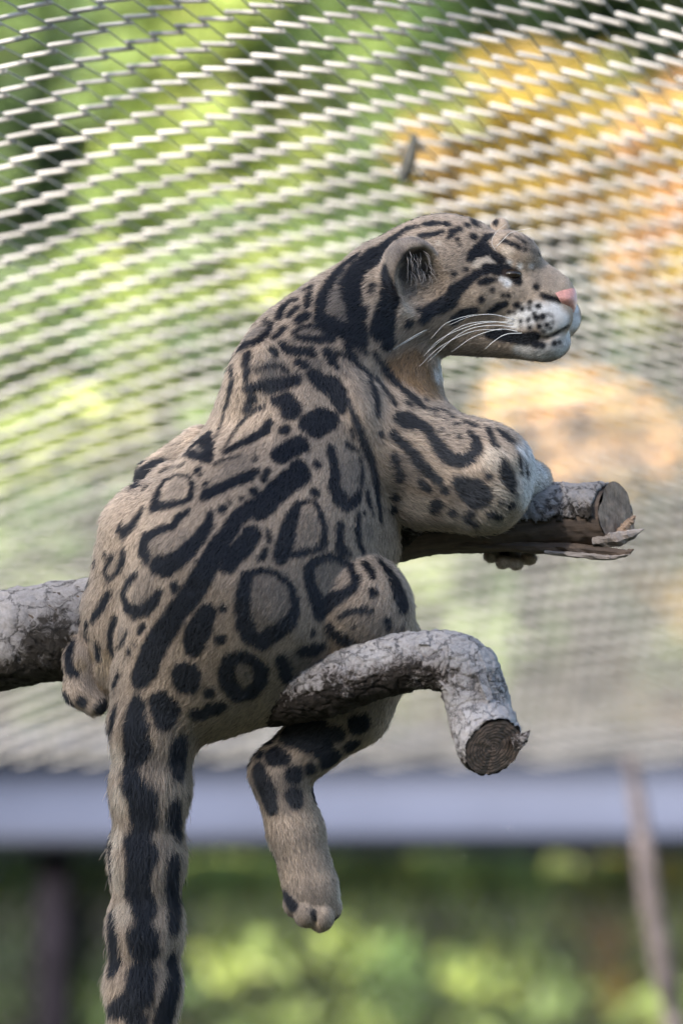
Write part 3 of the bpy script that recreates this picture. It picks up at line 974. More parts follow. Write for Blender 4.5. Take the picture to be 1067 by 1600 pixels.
A, B_, C_, D_, E_, F_, G_, H_, T_ = ((580, 310), .1874), ((740, 360), .1687), ((320, 400), .2812), ((320, 600), .2812), ((560, 560), .2812), ((190, 640), .2437), ((90, 840), .2437), ((340, 840), .2999), ((130, 1060), .4217)
MARKS = [
 A + ([
  [(-20,375,14),(120,300,18),(280,200,18),(420,145,18),(560,135,16),(700,110,18),(760,150,28)],
  [(0,500,55),(60,440,50),(200,320,38),(300,255,30),(390,232,20)],
  [(450,215,22),(510,212,30),(560,210,26)], [(420,315,22),(500,308,20),(590,282,18)],
  [(630,215,32)], [(685,280,30),(650,330,16)], [(733,258,27)], [(800,225,28)], [(865,215,35),(840,160,22)], [(940,180,28),(925,130,22)],
  [(855,320,34)], [(970,320,38),(1000,305,30)], [(720,345,18)], [(740,390,10)], [(990,150,18)], [(1040,200,22)],
  [(820,510,25),(850,460,38),(930,440,40),(960,400,30)], [(790,590,14)],
  [(430,1010,35),(470,950,50),(560,900,65),(650,850,65),(700,770,55),(800,690,40),(900,620,30),(1000,590,20)], [(400,940,20)],
  [(910,700,22),(960,680,26),(1020,675,12)], [(1005,760,16)], [(920,840,24)], [(690,630,14)],
  [(680,1020,30),(760,960,40),(860,930,30)], [(1010,930,25),(1060,900,25)],
  [(120,580,30),(130,700,50),(150,850,75),(110,980,75),(90,1080,75)], [(310,1040,35)], [(15,730,20)]],),
 B_ + ([
  [(280,95,14),(350,125,18),(420,155,18),(470,170,12)], [(600,210,10)], [(400,60,10),(470,110,10)], [(520,90,10)], [(330,40,10)],
  [(120,60,30),(30,200,50),(130,190,45)], [(190,230,40),(250,280,45)], [(120,350,40),(210,360,50),(300,370,58),(370,410,55),(405,460,38)], [(100,390,20),(10,390,25)],
  [(60,480,25),(130,465,30),(210,460,10)], [(170,545,18)], [(75,635,25)], [(320,600,16)], [(270,600,10)], [(150,740,20),(220,700,30),(290,680,25)], [(10,750,30)],
  [(580,525,24)], [(630,600,18),(700,620,20),(790,645,25)], [(400,690,26)], [(520,665,14)],
  [(330,750,10),(380,745,12)], [(450,725,16)], [(520,715,18)], [(600,700,16)], [(440,835,12)], [(510,825,20)], [(580,805,24)], [(640,795,24)], [(690,780,16)], [(565,770,18)], [(720,790,8)],
  [(440,890,6)], [(520,895,14)], [(605,890,18)], [(675,870,16)], [(730,850,10)], [(645,930,14)], [(710,900,8)],
  [(150,960,40),(250,960,50),(400,990,55),(480,1000,60),(560,980,50)], [(560,1040,30),(640,1060,20)], [(600,1030,10),(700,980,10),(800,920,8),(870,880,8)], [(750,1040,20)], [(790,1030,12)]],),
 C_ + ([
  [(640,310,25),(660,220,28),(700,150,30),(760,70,30),(840,10,30)], [(940,0,60),(860,60,55),(810,160,50),(830,280,40),(850,400,40),(870,480,30)], [(650,350,35),(720,390,40),(800,430,40),(860,470,40)],
  [(570,190,16),(600,170,14),(580,230,18),(575,285,18)], [(420,340,25),(430,300,25),(480,255,22),(510,250,16)], [(480,330,18),(515,290,16)], [(520,360,22),(560,335,28)],
  [(500,430,12),(530,400,10),(590,392,10),(650,400,12),(690,430,18),(700,460,22),(640,468,18),(570,465,16),(515,450,14),(500,430,12)],
  [(380,460,10),(410,440,14),(440,405,14)], [(340,360,14),(370,385,16),(350,430,16),(290,480,20),(210,510,30)], [(195,455,28)], [(140,560,28)],
  [(240,555,22),(230,600,20)], [(240,640,18),(230,690,14)], [(380,530,20),(385,550,16)], [(425,490,16),(450,520,20),(520,535,22),(580,530,22),(600,550,16)],
  [(230,735,14),(330,725,30),(420,720,40),(500,690,30)], [(290,640,6),(350,610,6),(420,615,8),(470,650,10)],
  [(70,680,8),(110,635,14),(150,630,18),(165,680,14),(150,760,8),(130,840,6)],
  [(520,590,20),(560,610,18)], [(600,660,30),(640,700,40),(700,720,50),(740,770,45),(760,840,30)],
  [(680,530,22),(710,590,22),(730,620,12)], [(720,530,10),(770,550,8),(860,620,8),(920,690,8),(945,760,14),(950,830,14)],
  [(790,500,22),(810,550,18),(850,610,12),(900,650,10),(960,700,10),(1020,780,12),(1060,830,14)], [(830,505,8),(900,540,6)],
  [(970,420,50),(1000,300,45),(1010,480,40)], [(930,170,14),(920,200,10)], [(885,290,12),(890,330,10)], [(940,540,12),(980,600,12),(1030,670,14),(1065,710,14)]],),
 D_ + ([
  [(400,95,25),(450,95,45),(480,140,50),(470,160,40)], [(590,220,55),(650,200,60),(700,200,42),(610,260,40)], [(445,255,24)], [(420,400,45),(460,370,50),(530,335,40),(540,350,35)],
  [(520,470,45),(530,510,50),(470,540,55),(400,600,55),(330,670,55),(300,710,45)], [(270,690,40),(190,740,40),(130,830,40),(80,920,36),(30,1000,36)], [(260,840,45),(220,900,50),(160,960,45),(130,1010,40)],
  [(620,450,20)], [(610,605,22)], [(120,380,16),(190,345,20),(270,305,24),(340,260,24),(360,215,18)], [(265,80,22),(235,150,16)], [(320,125,8),(270,150,8),(200,220,8),(150,300,6),(110,370,5)],
  [(150,0,16),(140,60,10),(110,180,6),(70,300,4)], [(10,620,30),(70,590,28),(150,555,26),(240,520,30),(285,490,18)], [(60,450,6),(130,420,6),(200,400,4)], [(280,420,12)], [(5,560,16)],
  [(345,490,16),(330,535,14)], [(275,600,22)], [(100,700,22)], [(140,655,8)], [(200,635,8)],
  [(695,360,18),(710,430,22),(720,500,26),(715,590,30),(750,640,42),(780,680,28),(840,645,25),(855,600,14)], [(860,420,6),(870,500,8),(865,570,8)], [(790,340,12),(840,370,6)], [(820,260,16),(825,290,10)],
  [(790,80,8),(820,160,10),(850,230,14),(880,320,18),(920,420,18),(945,520,16),(955,620,16),(965,720,14),(970,780,10)], [(935,20,12),(950,90,14),(955,170,12)], [(975,280,12)], [(1045,280,20)],
  [(895,600,14),(905,660,14),(925,720,8)], [(510,680,16),(480,740,30),(455,830,36),(440,900,40),(420,960,36)], [(480,950,16),(560,935,12),(640,910,16)], [(655,880,18),(660,800,16),(640,720,14),(610,660,10)], [(520,665,12),(570,655,6)],
  [(745,790,22),(745,860,22),(750,920,30),(800,945,10)], [(850,730,18),(840,800,18),(850,880,16),(870,930,14)], [(880,720,10)], [(350,820,10),(355,870,10)], [(340,920,10),(315,970,16)]],),
 E_ + ([
  [(230,330,30),(270,350,45),(330,370,30),(370,390,24),(410,440,24),(450,500,28),(500,555,30),(570,575,28),(630,550,26),(660,500,24),(650,455,20),(610,410,6)],
  [(185,420,14),(240,465,18),(300,520,22),(350,590,24),(400,640,24),(450,680,20)], [(200,540,14),(220,600,14),(230,670,14)], [(350,690,18),(395,725,16)],
  [(560,690,30),(620,730,60),(660,760,68),(650,720,50)], [(485,725,24)], [(440,810,32),(420,840,20)], [(525,850,26)], [(205,775,22)], [(190,840,24)],
  [(800,570,14),(815,620,32),(835,680,32),(850,730,16)], [(880,540,12),(890,580,12),(900,640,5)], [(922,590,8),(932,660,6)],
  [(590,360,12),(630,375,16),(665,390,8)], [(715,400,16),(735,440,14),(760,490,12)], [(780,410,14),(815,435,22),(850,465,16)], [(720,655,14)],
  [(130,50,12),(180,110,16),(260,190,18),(310,230,18),(350,270,14)], [(270,250,10),(290,270,12)], [(380,285,10),(430,290,10)], [(375,235,10)], [(460,290,8),(520,330,8)], [(480,345,8)], [(540,370,10)], [(430,325,8)], [(460,400,8)], [(560,435,10)],
  [(60,140,14),(90,220,14),(100,310,10)], [(120,420,10)], [(630,860,20)], [(610,890,24)], [(650,915,20)], [(740,865,20)], [(780,880,16)], [(845,815,20)], [(870,760,8)], [(790,800,8)]],),
 F_ + ([
  [(220,630,40),(300,620,24),(400,600,20),(445,570,20),(460,490,14),(430,430,8),(360,425,10),(290,460,14),(250,510,20),(225,600,30)], [(260,410,12),(320,380,12),(400,360,10)], [(495,390,26),(510,420,12)],
  [(430,660,16),(370,700,26),(330,750,24),(250,780,26),(160,830,40),(140,900,40),(170,950,40)], [(230,1000,50),(300,1010,60),(370,960,50),(440,900,50),(510,820,40),(560,740,28),(570,680,18)],
  [(20,800,28),(80,755,24),(120,680,18),(140,640,10)], [(0,770,25)], [(20,920,25),(10,1000,25)], [(155,515,12)],
  [(90,510,30),(130,420,45),(200,370,45),(270,340,25)], [(470,230,35),(540,180,50),(560,240,35),(565,330,25),(430,280,25)], [(650,640,26)], [(850,525,22)], [(700,600,8)], [(770,575,10)], [(490,980,14)]],),
 G_ + ([
  [(510,235,18),(460,290,24),(430,360,24),(450,440,40),(500,480,40),(570,460,36),(630,400,30),(660,350,16)], [(370,110,12),(330,170,14),(310,230,16),(330,265,12)], [(430,90,14),(425,170,18),(390,230,18),(340,265,14)],
  [(340,360,20),(300,430,24),(260,490,20),(235,530,14)], [(380,530,28),(350,610,22),(345,690,22),(370,760,14)], [(455,610,10),(430,670,12),(390,710,10)], [(555,570,18),(530,600,14)], [(465,730,22)], [(500,690,10)], [(760,325,30)],
  [(1060,20,52),(1000,120,60),(940,230,60),(900,300,62),(850,380,65),(780,460,60),(720,560,65),(660,640,70),(610,740,75),(570,840,75),(530,910,55)], [(960,480,50),(920,570,65),(880,660,65),(870,710,45)], [(830,890,85),(830,930,70)],
  [(700,1100,75),(670,1060,70),(690,1180,50)], [(520,1080,50),(510,1150,45),(530,1220,50)], [(910,1130,50)], [(1040,1080,40)], [(248,180,18)], [(205,290,30),(195,330,26)], [(160,440,22),(150,540,18)], [(318,110,14)], [(270,700,22),(270,770,20)], [(200,560,16),(190,630,14)], [(210,650,10)],
  [(400,880,18),(370,970,20)], [(95,680,20),(75,760,25),(80,850,30),(120,880,20)], [(60,1020,25),(90,1060,20)], [(155,1050,28)], [(280,1090,40)], [(385,1090,14),(370,1150,12)], [(900,160,14)]],),
 H_ + ([
  [(150,210,25),(130,290,30),(130,380,32),(140,460,36),(180,520,36),(230,540,40),(300,490,40),(360,450,36),(395,400,24),(400,320,16),(370,240,12),(310,190,10),(230,170,12),(170,190,16)],
  [(470,170,26),(480,250,26),(510,330,36),(530,390,34),(580,340,34),(650,300,24),(710,265,20),(725,220,14),(690,150,14),(620,105,14),(560,100,16),(500,130,22),(470,170,26)],
  [(770,145,18),(795,180,18),(805,210,12)], [(808,290,22)], [(840,120,14),(880,170,25),(920,230,35),(945,300,48),(960,350,42)],
  [(585,470,22),(600,500,24),(660,530,28),(710,565,26)], [(640,410,10),(700,385,8),(750,380,12),(800,385,10)], [(880,435,16),(890,470,12)], [(955,470,8)], [(710,465,8)], [(490,495,14)],
  [(60,640,30),(45,700,36),(60,770,36),(110,820,36),(170,810,36),(220,750,34),(230,690,30),(190,640,24),(130,610,22),(60,640,30)],
  [(330,630,25),(350,690,30),(360,740,20)], [(440,590,25),(500,580,35),(540,570,18)], [(30,370,16)], [(15,530,24)]],),
 T_ + ([
  [(350,240,28),(345,310,32),(345,360,22)],
  [(205,90,24),(190,170,34),(205,250,46),(195,285,36)], [(180,345,26),(190,400,36),(222,450,44),(228,520,40),(215,590,26)], [(205,610,40),(220,660,46),(205,720,34),(205,790,40),(225,850,36),(225,890,22)], [(220,960,45),(230,1010,40)], [(215,1100,42),(210,1180,42),(130,1230,30)],
  [(330,470,22),(330,540,28),(345,590,18)], [(375,440,6)], [(325,680,25),(320,760,26),(330,860,30),(325,930,22)],
  [(125,130,14),(110,220,12),(105,280,8)], [(108,560,10),(115,660,10),(118,740,8)], [(115,880,16),(120,970,28),(125,1060,32),(115,1090,20)],
  [(320,1040,24),(330,1120,26),(310,1200,36),(290,1270,36)], [(200,1270,35)], [(110,1240,20)], [(480,110,30)], [(470,50,20)],
  [(770,210,40),(850,210,60),(880,250,40)], [(710,290,35),(740,300,25)], [(780,360,30)], [(650,340,25),(680,420,32),(700,480,24)], [(915,300,38)], [(990,250,25),(1010,235,15)], [(1020,170,35)], [(780,435,28),(790,465,20)], [(855,430,28),(880,410,14)], [(905,360,10)], [(700,235,28)], [(840,335,20)], [(940,205,26)], [(660,290,16)],
  [(740,790,12),(780,850,14)], [(850,870,8),(860,890,6)]],),
]
FILLS = [
 A + ([(300,750,120,.8),(480,640,110,.45),(180,450,130,.75),(160,560,110,.7),(240,360,90,.7),(330,350,90,.7),(420,370,80,.55),(170,600,90,.6),(650,560,220,.3)],),
 B_ + ([(480,130,120,.65),(560,200,60,.65),(640,420,190,.5),(420,560,120,.35),(520,1000,90,.6)],),
 C_ + ([(740,250,140,.95),(760,120,90,.95),(780,370,100,.95),(600,430,100,.7),(280,430,110,.75),(500,505,80,.7),(390,660,120,.7),(440,640,90,.6),(590,610,90,.7),(560,640,80,.6),(800,640,100,.5),(870,730,100,.5),(840,570,60,.5),(100,730,80,.4),(260,600,80,.4)],),
 D_ + ([(800,500,110,.42),(790,580,80,.5),(560,800,120,.42),(540,880,100,.45),(180,480,120,.38),(120,540,90,.4),(900,820,80,.35),(240,330,90,.3)],),
 E_ + ([(520,450,170,.5),(580,500,110,.5),(260,600,110,.7),(320,640,90,.6),(600,800,110,.4),(580,700,90,.5)],),
 F_ + ([(200,880,130,.6),(340,880,180,.45),(300,950,120,.5),(350,520,130,.42),(180,420,130,.9),(100,480,110,.9),(520,250,120,.9),(330,270,120,.5),(60,740,80,.4)],),
 G_ + ([(560,330,150,.42),(520,400,100,.5),(380,170,90,.42),(420,620,80,.5),(300,900,80,.35),(290,430,60,.4)],),
 H_ + ([(270,320,200,.55),(240,430,140,.6),(600,210,170,.45),(580,300,110,.5),(760,460,150,.42),(140,710,140,.6),(430,660,140,.65),(540,760,120,.4)],),
 T_ + ([(640,400,70,.7),(720,430,110,.6),(770,640,140,.35),(800,820,110,.5),(240,300,60,.5),(240,420,60,.5),(250,620,50,.4)],),
]
ZCOL = {'white': (0.80, 0.79, 0.80), 'rust': (0.27, 0.17, 0.085), 'pale': (0.62, 0.54, 0.46), 'yellow': (0.40, 0.31, 0.21), 'earin': (0.085, 0.072, 0.068)}
ZONES = [
 ('earin',) + A + ([(330,560,170),(420,600,130),(280,480,120),(380,460,110),(260,620,110)],),
 ('bare',) + B_ + ([(345,400,60),(300,390,50),(390,420,45)],),
 ('pale',) + A + ([(900,530,80),(980,510,70),(80,510,50),(110,450,50),(300,930,90),(560,375,35),(40,470,40)],),
 ('white',) + B_ + ([(310,480,62),(255,450,40),(330,295,42),(430,325,42),(530,325,40),(600,760,130),(480,800,150),(720,760,150),(800,830,130),(700,880,120),(380,830,110),(930,700,110),(950,850,100),(800,1080,160),(650,1130,150),(500,1120,120),(430,1100,90),(880,980,100)],),
 ('pale',) + B_ + ([(320,190,80),(30,300,70),(130,270,60)],),
 ('rust',) + E_ + ([(330,90,140),(300,30,140),(380,170,120),(200,60,110)],),
 ('white',) + E_ + ([(960,620,210),(940,700,160),(1000,690,160),(450,60,90),(430,100,50),(900,520,60),(930,780,80)],),
 ('pale',) + E_ + ([(700,880,160),(560,880,120),(820,760,140),(760,560,100),(320,820,110),(860,620,110)],),
 ('pale',) + T_ + ([(140,300,70),(150,450,70),(130,600,60),(150,760,60),(150,880,60),(130,700,50),(950,800,60),(700,640,50)],),
 ('yellow',) + G_ + ([(300,850,90),(330,760,70),(150,820,60),(230,760,50),(300,960,60)],),
]


_px, _py, _r, _ang = [], [], [], []
for org, sc, strokes in MARKS:
    for st in strokes:
        grow = 1.0 if sc < 0.2 else 1.12
        st = [(org[0] + u * sc, org[1] + v * sc, w * sc * grow) for u, v, w in st]
        if len(st) == 1:
            _px.append(st[0][0]); _py.append(st[0][1]); _r.append(st[0][2]); continue
        for a, b in zip(st[:-1], st[1:]):
            L = math.hypot(a[0] - b[0], a[1] - b[1]); n = max(2, int(L / 3))
            for q in np.linspace(0, 1, n):
                _px.append(a[0] + (b[0] - a[0]) * q); _py.append(a[1] + (b[1] - a[1]) * q); _r.append(a[2] + (b[2] - a[2]) * q)
_c = on_skin(_px, _py)
for c, r in zip(_c, _r):
    stamp(MARK, c, r, 'min')
_fx = []
for org, sc, fills in FILLS:
    for u, v, w, amt in fills:
        _fx.append((org[0] + u * sc, org[1] + v * sc, w * sc, amt))
for c, (a, b, r, amt) in zip(on_skin([q[0] for q in _fx], [q[1] for q in _fx]), _fx):
    stamp(FILL, c, r, 'max', amt, 0.45)
for name, org, sc, blobs in ZONES:
    if name not in ZONE: ZONE[name] = np.zeros((nx, ny, nz), dtype=np.float32)
    bl = [(org[0] + u * sc, org[1] + v * sc, w * sc) for u, v, w in blobs]
    for c, (a, b, r) in zip(on_skin([q[0] for q in bl], [q[1] for q in bl]), bl):
        stamp(ZONE[name], c, r, 'max', 1.0, 0.5)
# the far side of the coat, turned away from this view: rings and blotches spaced over the skin
BN = grad(BV)
_far = np.where((BN[:, 1] > 0.25) & ~((BV[:, 0] > 60) & (BV[:, 2] > 200)))[0]
rng.shuffle(_far)
_got = []
for i in _far[:6000]:
    p = BV[i]
    if all(np.linalg.norm(p - q) > 62 for q in _got):
        if trilin(MARK, p[None])[0] > 8: _got.append(p)
for p in _got:
    n = grad(p[None])[0]
    t = np.cross(n, [0, 0, 1.0]); t /= np.linalg.norm(t) + 1e-6; b = np.cross(n, t)
    R = rng.uniform(16, 24); ph = rng.random() * 6.28
    for th in np.arange(0, 5.2, 0.14):
        stamp(MARK, p + (t * math.cos(th + ph) * 0.8 + b * math.sin(th + ph)) * R, 5 + 4 * math.sin(th * 0.6), 'min')
    stamp(FILL, p, R, 'max', 0.4, 0.5)

_vn = np.random.default_rng(3).random((64, 64, 64)).astype(np.float32)
def vnoise(P, sc):
    g = P / sc
    i = np.floor(g).astype(int); t = g - i; t = t * t * (3 - 2 * t)
    out = 0
    for dx in (0, 1):
        for dy in (0, 1):
            for dz in (0, 1):
                w = (t[:, 0] if dx else 1 - t[:, 0]) * (t[:, 1] if dy else 1 - t[:, 1]) * (t[:, 2] if dz else 1 - t[:, 2])
                out = out + w * _vn[(i[:, 0] + dx) % 64, (i[:, 1] + dy) % 64, (i[:, 2] + dz) % 64]
    return out * 2 - 1

TAN = np.array([0.47, 0.38, 0.305]); DUSK = np.array([0.165, 0.145, 0.132]); INK = np.array([0.010, 0.010, 0.013])
def coat(P, jit=None):
    m = trilin(MARK, P) - 2.4 + 1.3 * vnoise(P, 9.0) + 0.7 * vnoise(P + 31, 4.0)
    if jit is not None: m = m + jit
    dark = np.clip(0.5 - m / 6.5, 0, 1); dark = dark * dark * (3 - 2 * dark)
    col = np.tile(TAN, (len(P), 1)) * (1 + 0.10 * vnoise(P, 40.0) + 0.08 * vnoise(P, 14.0))[:, None]
    def mixin(col, c, w): return col * (1 - w[:, None]) + np.asarray(c) * w[:, None]
    for name, G_ in ZONE.items():
        if name in ZCOL and name != 'earin': col = mixin(col, ZCOL[name], np.clip(trilin(G_, P) * (1 + 0.3 * vnoise(P, 12.0)), 0, 1))
    col = mixin(col, DUSK, np.clip(trilin(FILL, P) + 0.08 * vnoise(P, 10.0) * (trilin(FILL, P) > 0.02), 0, 1))
    col = mixin(col, INK, dark)
    col = mixin(col, ZCOL['earin'], np.clip(trilin(ZONE['earin'], P), 0, 1))
    if 'bare' in ZONE: col = mixin(col, (0.05, 0.035, 0.03), trilin(ZONE['bare'], P))
    return np.clip(col, 0, 1), dark

def to_world(P):
    return np.array(ORI) + S * (P @ RM)
def dir_world(N):
    return N @ RM

# ------------------------------------------------------------------ build the animal
def build_leopard():
    base = wpt(262, 1085, -12)
    VW = to_world(BV)
    me = np_mesh('clouded_leopard', VW - np.array(base), BQ)
    col, dark = coat(BV)
    ca = me.color_attributes.new('coat', 'FLOAT_COLOR', 'POINT')
    ca.data.foreach_set('color', np.concatenate([col * 0.75, np.ones((len(col), 1))], axis=1).astype(np.float32).ravel())
    skin = attr_material('leopard_skin', 'coat', 0.9, 0.1)
    body = link('clouded_leopard', me, skin)
    body.location = base
    tag(body, 'spotted clouded leopard draped over the log looking right, its tail hanging', 'leopard')

    # flow and fur length per vertex, blended from the shapes the body grew from
    W = np.zeros(len(BV)); FL = np.zeros((len(BV), 3)); LN = np.zeros(len(BV))
    for kind, dat, flow, fur in PRIMS:
        d = ev(kind, dat, BV)
        w = np.exp(-np.clip(d, -40, 200) / 7.0)
        W += w; FL += w[:, None] * flow; LN += w * fur
    FL /= W[:, None]; LN /= W
    # ------- fur strands
    tri = np.concatenate([BQ[:, [0, 1, 2]], BQ[:, [0, 2, 3]]])
    a, b, c = BV[tri[:, 0]], BV[tri[:, 1]], BV[tri[:, 2]]
    area = np.linalg.norm(np.cross(b - a, c - a), axis=1)
    cen = (a + b + c) / 3
    lenf = LN[tri[:, 0]]
    dens = area * np.where(lenf < 9, 2.2, 1.0) * np.where(BN[tri[:, 0], 1] > 0.45, 0.35, 1.0)
    NS = 560000
    pick = rng.choice(len(tri), NS, p=dens / dens.sum())
    u = rng.random(NS); v = rng.random(NS); sw = u + v > 1; u[sw] = 1 - u[sw]; v[sw] = 1 - v[sw]
    def interp(X): return X[tri[pick, 0]] * (1 - u - v)[:, None] + X[tri[pick, 1]] * u[:, None] + X[tri[pick, 2]] * v[:, None]
    P = interp(BV)
    N = interp(BN); N /= np.linalg.norm(N, axis=1)[:, None]
    T = interp(FL); L = interp(LN[:, None])[:, 0]
    # clumping: neighbouring hairs lean together
    cl = np.stack([vnoise(P + 11, 7.0), vnoise(P + 57, 7.0), vnoise(P + 93, 7.0)], axis=1)
    cl2 = np.stack([vnoise(P + 211, 22.0), vnoise(P + 157, 22.0), vnoise(P + 193, 22.0)], axis=1)
    T = T + 0.2 * cl + 0.14 * cl2 + 0.22 * rng.normal(size=T.shape)
    T -= N * np.sum(T * N, axis=1)[:, None]
    T /= np.maximum(np.linalg.norm(T, axis=1)[:, None], 1e-6)
    L = L * 0.95 * (0.65 + 0.7 * rng.random(NS)) * np.where(rng.random(NS) < 0.04, 1.35, 1.0)
    bare = trilin(ZONE['bare'], P) if 'bare' in ZONE else np.zeros(NS)
    L = np.where(bare > 0.5, L * 0.25, L)
    lift = np.clip(0.42 + 0.14 * rng.normal(size=NS) + 0.006 * (L - 15), 0.15, 0.9)
    NP = 4
    pts = np.zeros((NS, NP, 3))
    pts[:, 0] = P - N * 1.0
    dirs = T * np.cos(lift)[:, None] + N * np.sin(lift)[:, None]
    cur = pts[:, 0].copy()
    for i in range(1, NP):
        bend = lift * (1 - 0.38 * (i - 1))
        d = T * np.cos(bend)[:, None] + N * np.sin(bend)[:, None] + 0.10 * rng.normal(size=T.shape)
        cur = cur + d * (L / (NP - 1))[:, None]
        pts[:, i] = cur
    hc, dk = coat(P + T * (L * 0.55)[:, None], jit=1.0 * rng.normal(size=NS))
    tone = 0.70 + 0.58 * rng.random(NS)
    grizzle = np.where((rng.random(NS) < 0.14) & (dk < 0.5), 0.5, 1.0)
    hc = np.clip(hc * (tone * grizzle)[:, None], 0, 1)
    hd = bpy.data.hair_curves.new('fur')
    hd.add_curves([NP] * NS)
    hd.attributes['position'].data.foreach_set('vector', (to_world(pts.reshape(-1, 3)) - np.array(base)).astype(np.float32).ravel())
    rad = np.tile(np.array([0.95, 0.85, 0.6, 0.12]), NS) * 0.00030
    rad = rad * np.repeat(np.where(L < 8, 0.75, 1.0), NP)
    ra = hd.attributes.get('radius') or hd.attributes.new('radius', 'FLOAT', 'POINT')
    ra.data.foreach_set('value', rad.astype(np.float32))
    a1 = hd.attributes.new('coat', 'FLOAT_COLOR', 'CURVE')
    a1.data.foreach_set('color', np.concatenate([hc, np.ones((NS, 1))], axis=1).astype(np.float32).ravel())
    sn = dir_world(N + 0.35 * (T * 0.5) + 0.12 * rng.normal(size=N.shape)); sn /= np.linalg.norm(sn, axis=1)[:, None]
    a2 = hd.attributes.new('skin_normal', 'FLOAT_VECTOR', 'CURVE')
    a2.data.foreach_set('vector', sn.astype(np.float32).ravel())
    m, t, bs = mat('fur')
    t.nodes.remove(bs)
    at_c = t.nodes.new('ShaderNodeAttribute'); at_c.attribute_name = 'coat'
    at_n = t.nodes.new('ShaderNodeAttribute'); at_n.attribute_name = 'skin_normal'
    df = t.nodes.new('ShaderNodeBsdfDiffuse')
    ci = t.nodes.new('ShaderNodeHairInfo')
    rp = t.nodes.new('ShaderNodeValToRGB')          # banded hairs: darker root, pale tip
    rp.color_ramp.elements[0].color = (0.62, 0.60, 0.58, 1); rp.color_ramp.elements[1].color = (1.3, 1.3, 1.3, 1)
    rp.color_ramp.elements[0].position = 0.15; rp.color_ramp.elements[1].position = 0.9
    t.links.new(ci.outputs['Intercept'], rp.inputs['Fac'])
    ml = t.nodes.new('ShaderNodeMix'); ml.data_type = 'RGBA'; ml.blend_type = 'MULTIPLY'; ml.inputs['Factor'].default_value = 1.0
    t.links.new(at_c.outputs['Color'], ml.inputs['A']); t.links.new(rp.outputs['Color'], ml.inputs['B'])
    t.links.new(ml.outputs['Result'], df.inputs['Color']); t.links.new(at_n.outputs['Vector'], df.inputs['Normal'])
    hb = t.nodes.new('ShaderNodeBsdfHair'); hb.component = 'Reflection'
    hb.inputs['Color'].default_value = (0.5, 0.57, 0.7, 1)
    hb.inputs['RoughnessU'].default_value = 0.35; hb.inputs['RoughnessV'].default_value = 0.6
    mx = t.nodes.new('ShaderNodeMixShader'); mx.inputs[0].default_value = 0.065
    t.links.new(df.outputs[0], mx.inputs[1]); t.links.new(hb.outputs[0], mx.inputs[2])
    t.links.new(mx.outputs[0], t.nodes['Material Output'].inputs['Surface'])
    hd.materials.append(m)
    fo = bpy.data.objects.new('fur', hd)
    COL.objects.link(fo); fo.parent = body

    # ------- eye, nose pad, whiskers
    def part(name, V, F, m, smooth=True):
        V = [Vector(q) - base for q in V]
        o = link(name, py_mesh(name, V, F), m, None, smooth); o.parent = body; return o
    def ball(c, r, m, name, seg=24):
        V, F = [], []
        c = wpt(*c)
        for i in range(seg // 2 + 1):
            ph = math.pi * i / (seg // 2)
            for j in range(seg):
                th = 2 * math.pi * j / seg
                q = RGT * (math.sin(ph) * math.cos(th) * r[0]) + UPV * (math.cos(ph) * r[1]) + FWD * (math.sin(ph) * math.sin(th) * r[2])
                V.append(c + q * S)
        for i in range(seg // 2):
            for j in range(seg):
                j2 = (j + 1) % seg
                F.append((i * seg + j, (i + 1) * seg + j, (i + 1) * seg + j2, i * seg + j2))
        return part(name, V, F, m)
    eyem, t, b = mat('eye'); b.inputs['Base Color'].default_value = (0.02, 0.014, 0.01, 1); b.inputs['Roughness'].default_value = 0.08
    ez = on_skin([800.0], [428.0])[0][1]
    ball((800, 428, ez + 5), (15, 8, 12), eyem, 'eye')
    nosem = simple('nose_skin', (0.52, 0.25, 0.21), 0.5, var=0.18, scale=260, bump=0.25)
    # nose pad: a shield of skin wrapping the tip of the muzzle
    V, F = [], []
    rows = [(450, 864, 898, 0.55), (456, 866, 900, 0.8), (464, 872, 902, 1.0), (472, 876, 902, 0.9), (480, 880, 900, 0.62), (488, 884, 897, 0.3)]
    na = 13
    for py, xb, xf, wd in rows:
        for j in range(na):
            th = math.pi * (j / (na - 1))              # from the near side round the front to the far side
            zz = 74 - (44 if th < math.pi / 2 else 27) * wd * math.cos(th)
            xx = xb + (xf - xb) * math.sin(th) ** 0.7
            V.append(wpt(xx, py, zz))
    for i in range(len(rows) - 1):
        for j in range(na - 1):
            F.append((i * na + j, i * na + j + 1, (i + 1) * na + j + 1, (i + 1) * na + j))
    o = part('nose', V, F, nosem)
    md = o.modifiers.new('smooth', 'SUBSURF'); md.levels = 2; md.render_levels = 2
    whm, t, b = mat('whisker'); b.inputs['Base Color'].default_value = (0.8, 0.8, 0.8, 1); b.inputs['Roughness'].default_value = 0.35
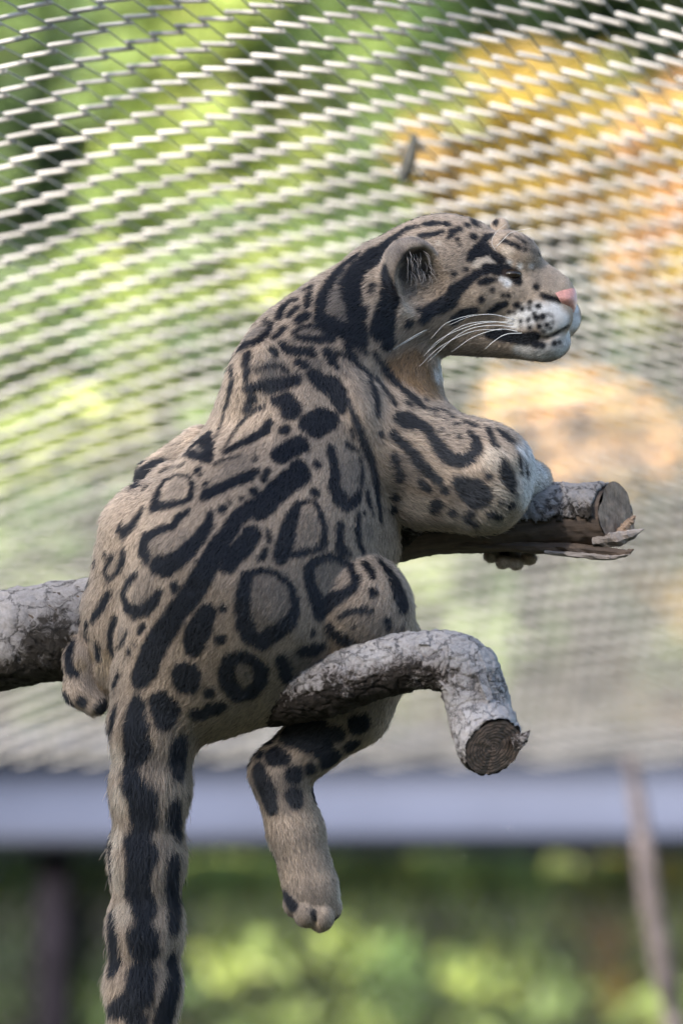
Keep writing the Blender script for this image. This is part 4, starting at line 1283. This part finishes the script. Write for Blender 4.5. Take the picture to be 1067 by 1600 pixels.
    wh = [[(795, 497), (752, 490), (700, 503), (672, 530)], [(805, 506), (760, 502), (715, 512), (665, 552)], [(810, 512), (765, 508), (720, 520), (668, 565)],
          [(800, 502), (745, 506), (690, 528), (662, 556)], [(812, 518), (780, 514), (740, 526), (705, 550)], [(818, 520), (790, 522), (770, 534), (758, 545)],
          [(676, 511), (650, 523), (610, 548), (574, 574)], [(672, 514), (640, 531), (600, 556), (590, 566)], [(790, 515), (740, 517), (690, 540), (655, 572)],
          [(808, 500), (770, 491), (735, 494), (700, 508)]]
    for k, w in enumerate(wh):
        rt = on_skin([w[0][0]], [w[0][1]])[0][1]
        zs = [rt + 2, rt - 14, rt - 26, rt - 34]
        
        sp = spline([wpt(a_, b_, z_) for (a_, b_), z_ in zip(w, zs)], 14)
        V, F = tube(sp, [0.00048 * (1 - 0.75 * i / 13) for i in range(14)], 6)
        part('whisker', V, F, whm)
    # long pale hairs inside the near ear
    V, F = [], []
    r = random.Random(5)
    for k in range(46):
        px, py = 648 + r.uniform(-14, 22), 402 + r.uniform(-14, 26)
        z0 = on_skin([px], [py])[0][1]
        e = (px + r.uniform(-4, 14), py + r.uniform(14, 30))
        v, f = tube(spline([wpt(px, py, z0 + 1), wpt((px + e[0]) / 2 + 3, (py + e[1]) / 2, z0 - 9), wpt(e[0], e[1], z0 - 10)], 6), [0.00030, 0.00030, 0.00026, 0.0002, 0.00012, 0.00005], 4)
        off = len(V); V += v; F += [tuple(q + off for q in ff) for ff in f]
    tuft, t, b = mat('ear_tuft'); b.inputs['Base Color'].default_value = (0.34, 0.31, 0.30, 1); b.inputs['Roughness'].default_value = 0.7
    part('ear_tuft', V, F, tuft)['kind'] = 'stuff'
    br = [[(772, 388), (786, 374), (800, 362), (830, 356)], [(775, 392), (768, 378), (775, 362), (790, 350)]]
    for w in br:
        rt = on_skin([w[0][0]], [w[0][1]])[0][1]
        sp = spline([wpt(a_, b_, rt - 8 * i) for i, (a_, b_) in enumerate(w)], 12)
        V, F = tube(sp, [0.00036 * (1 - 0.75 * i / 11) for i in range(12)], 6)
        part('whisker', V, F, whm)
build_leopard()
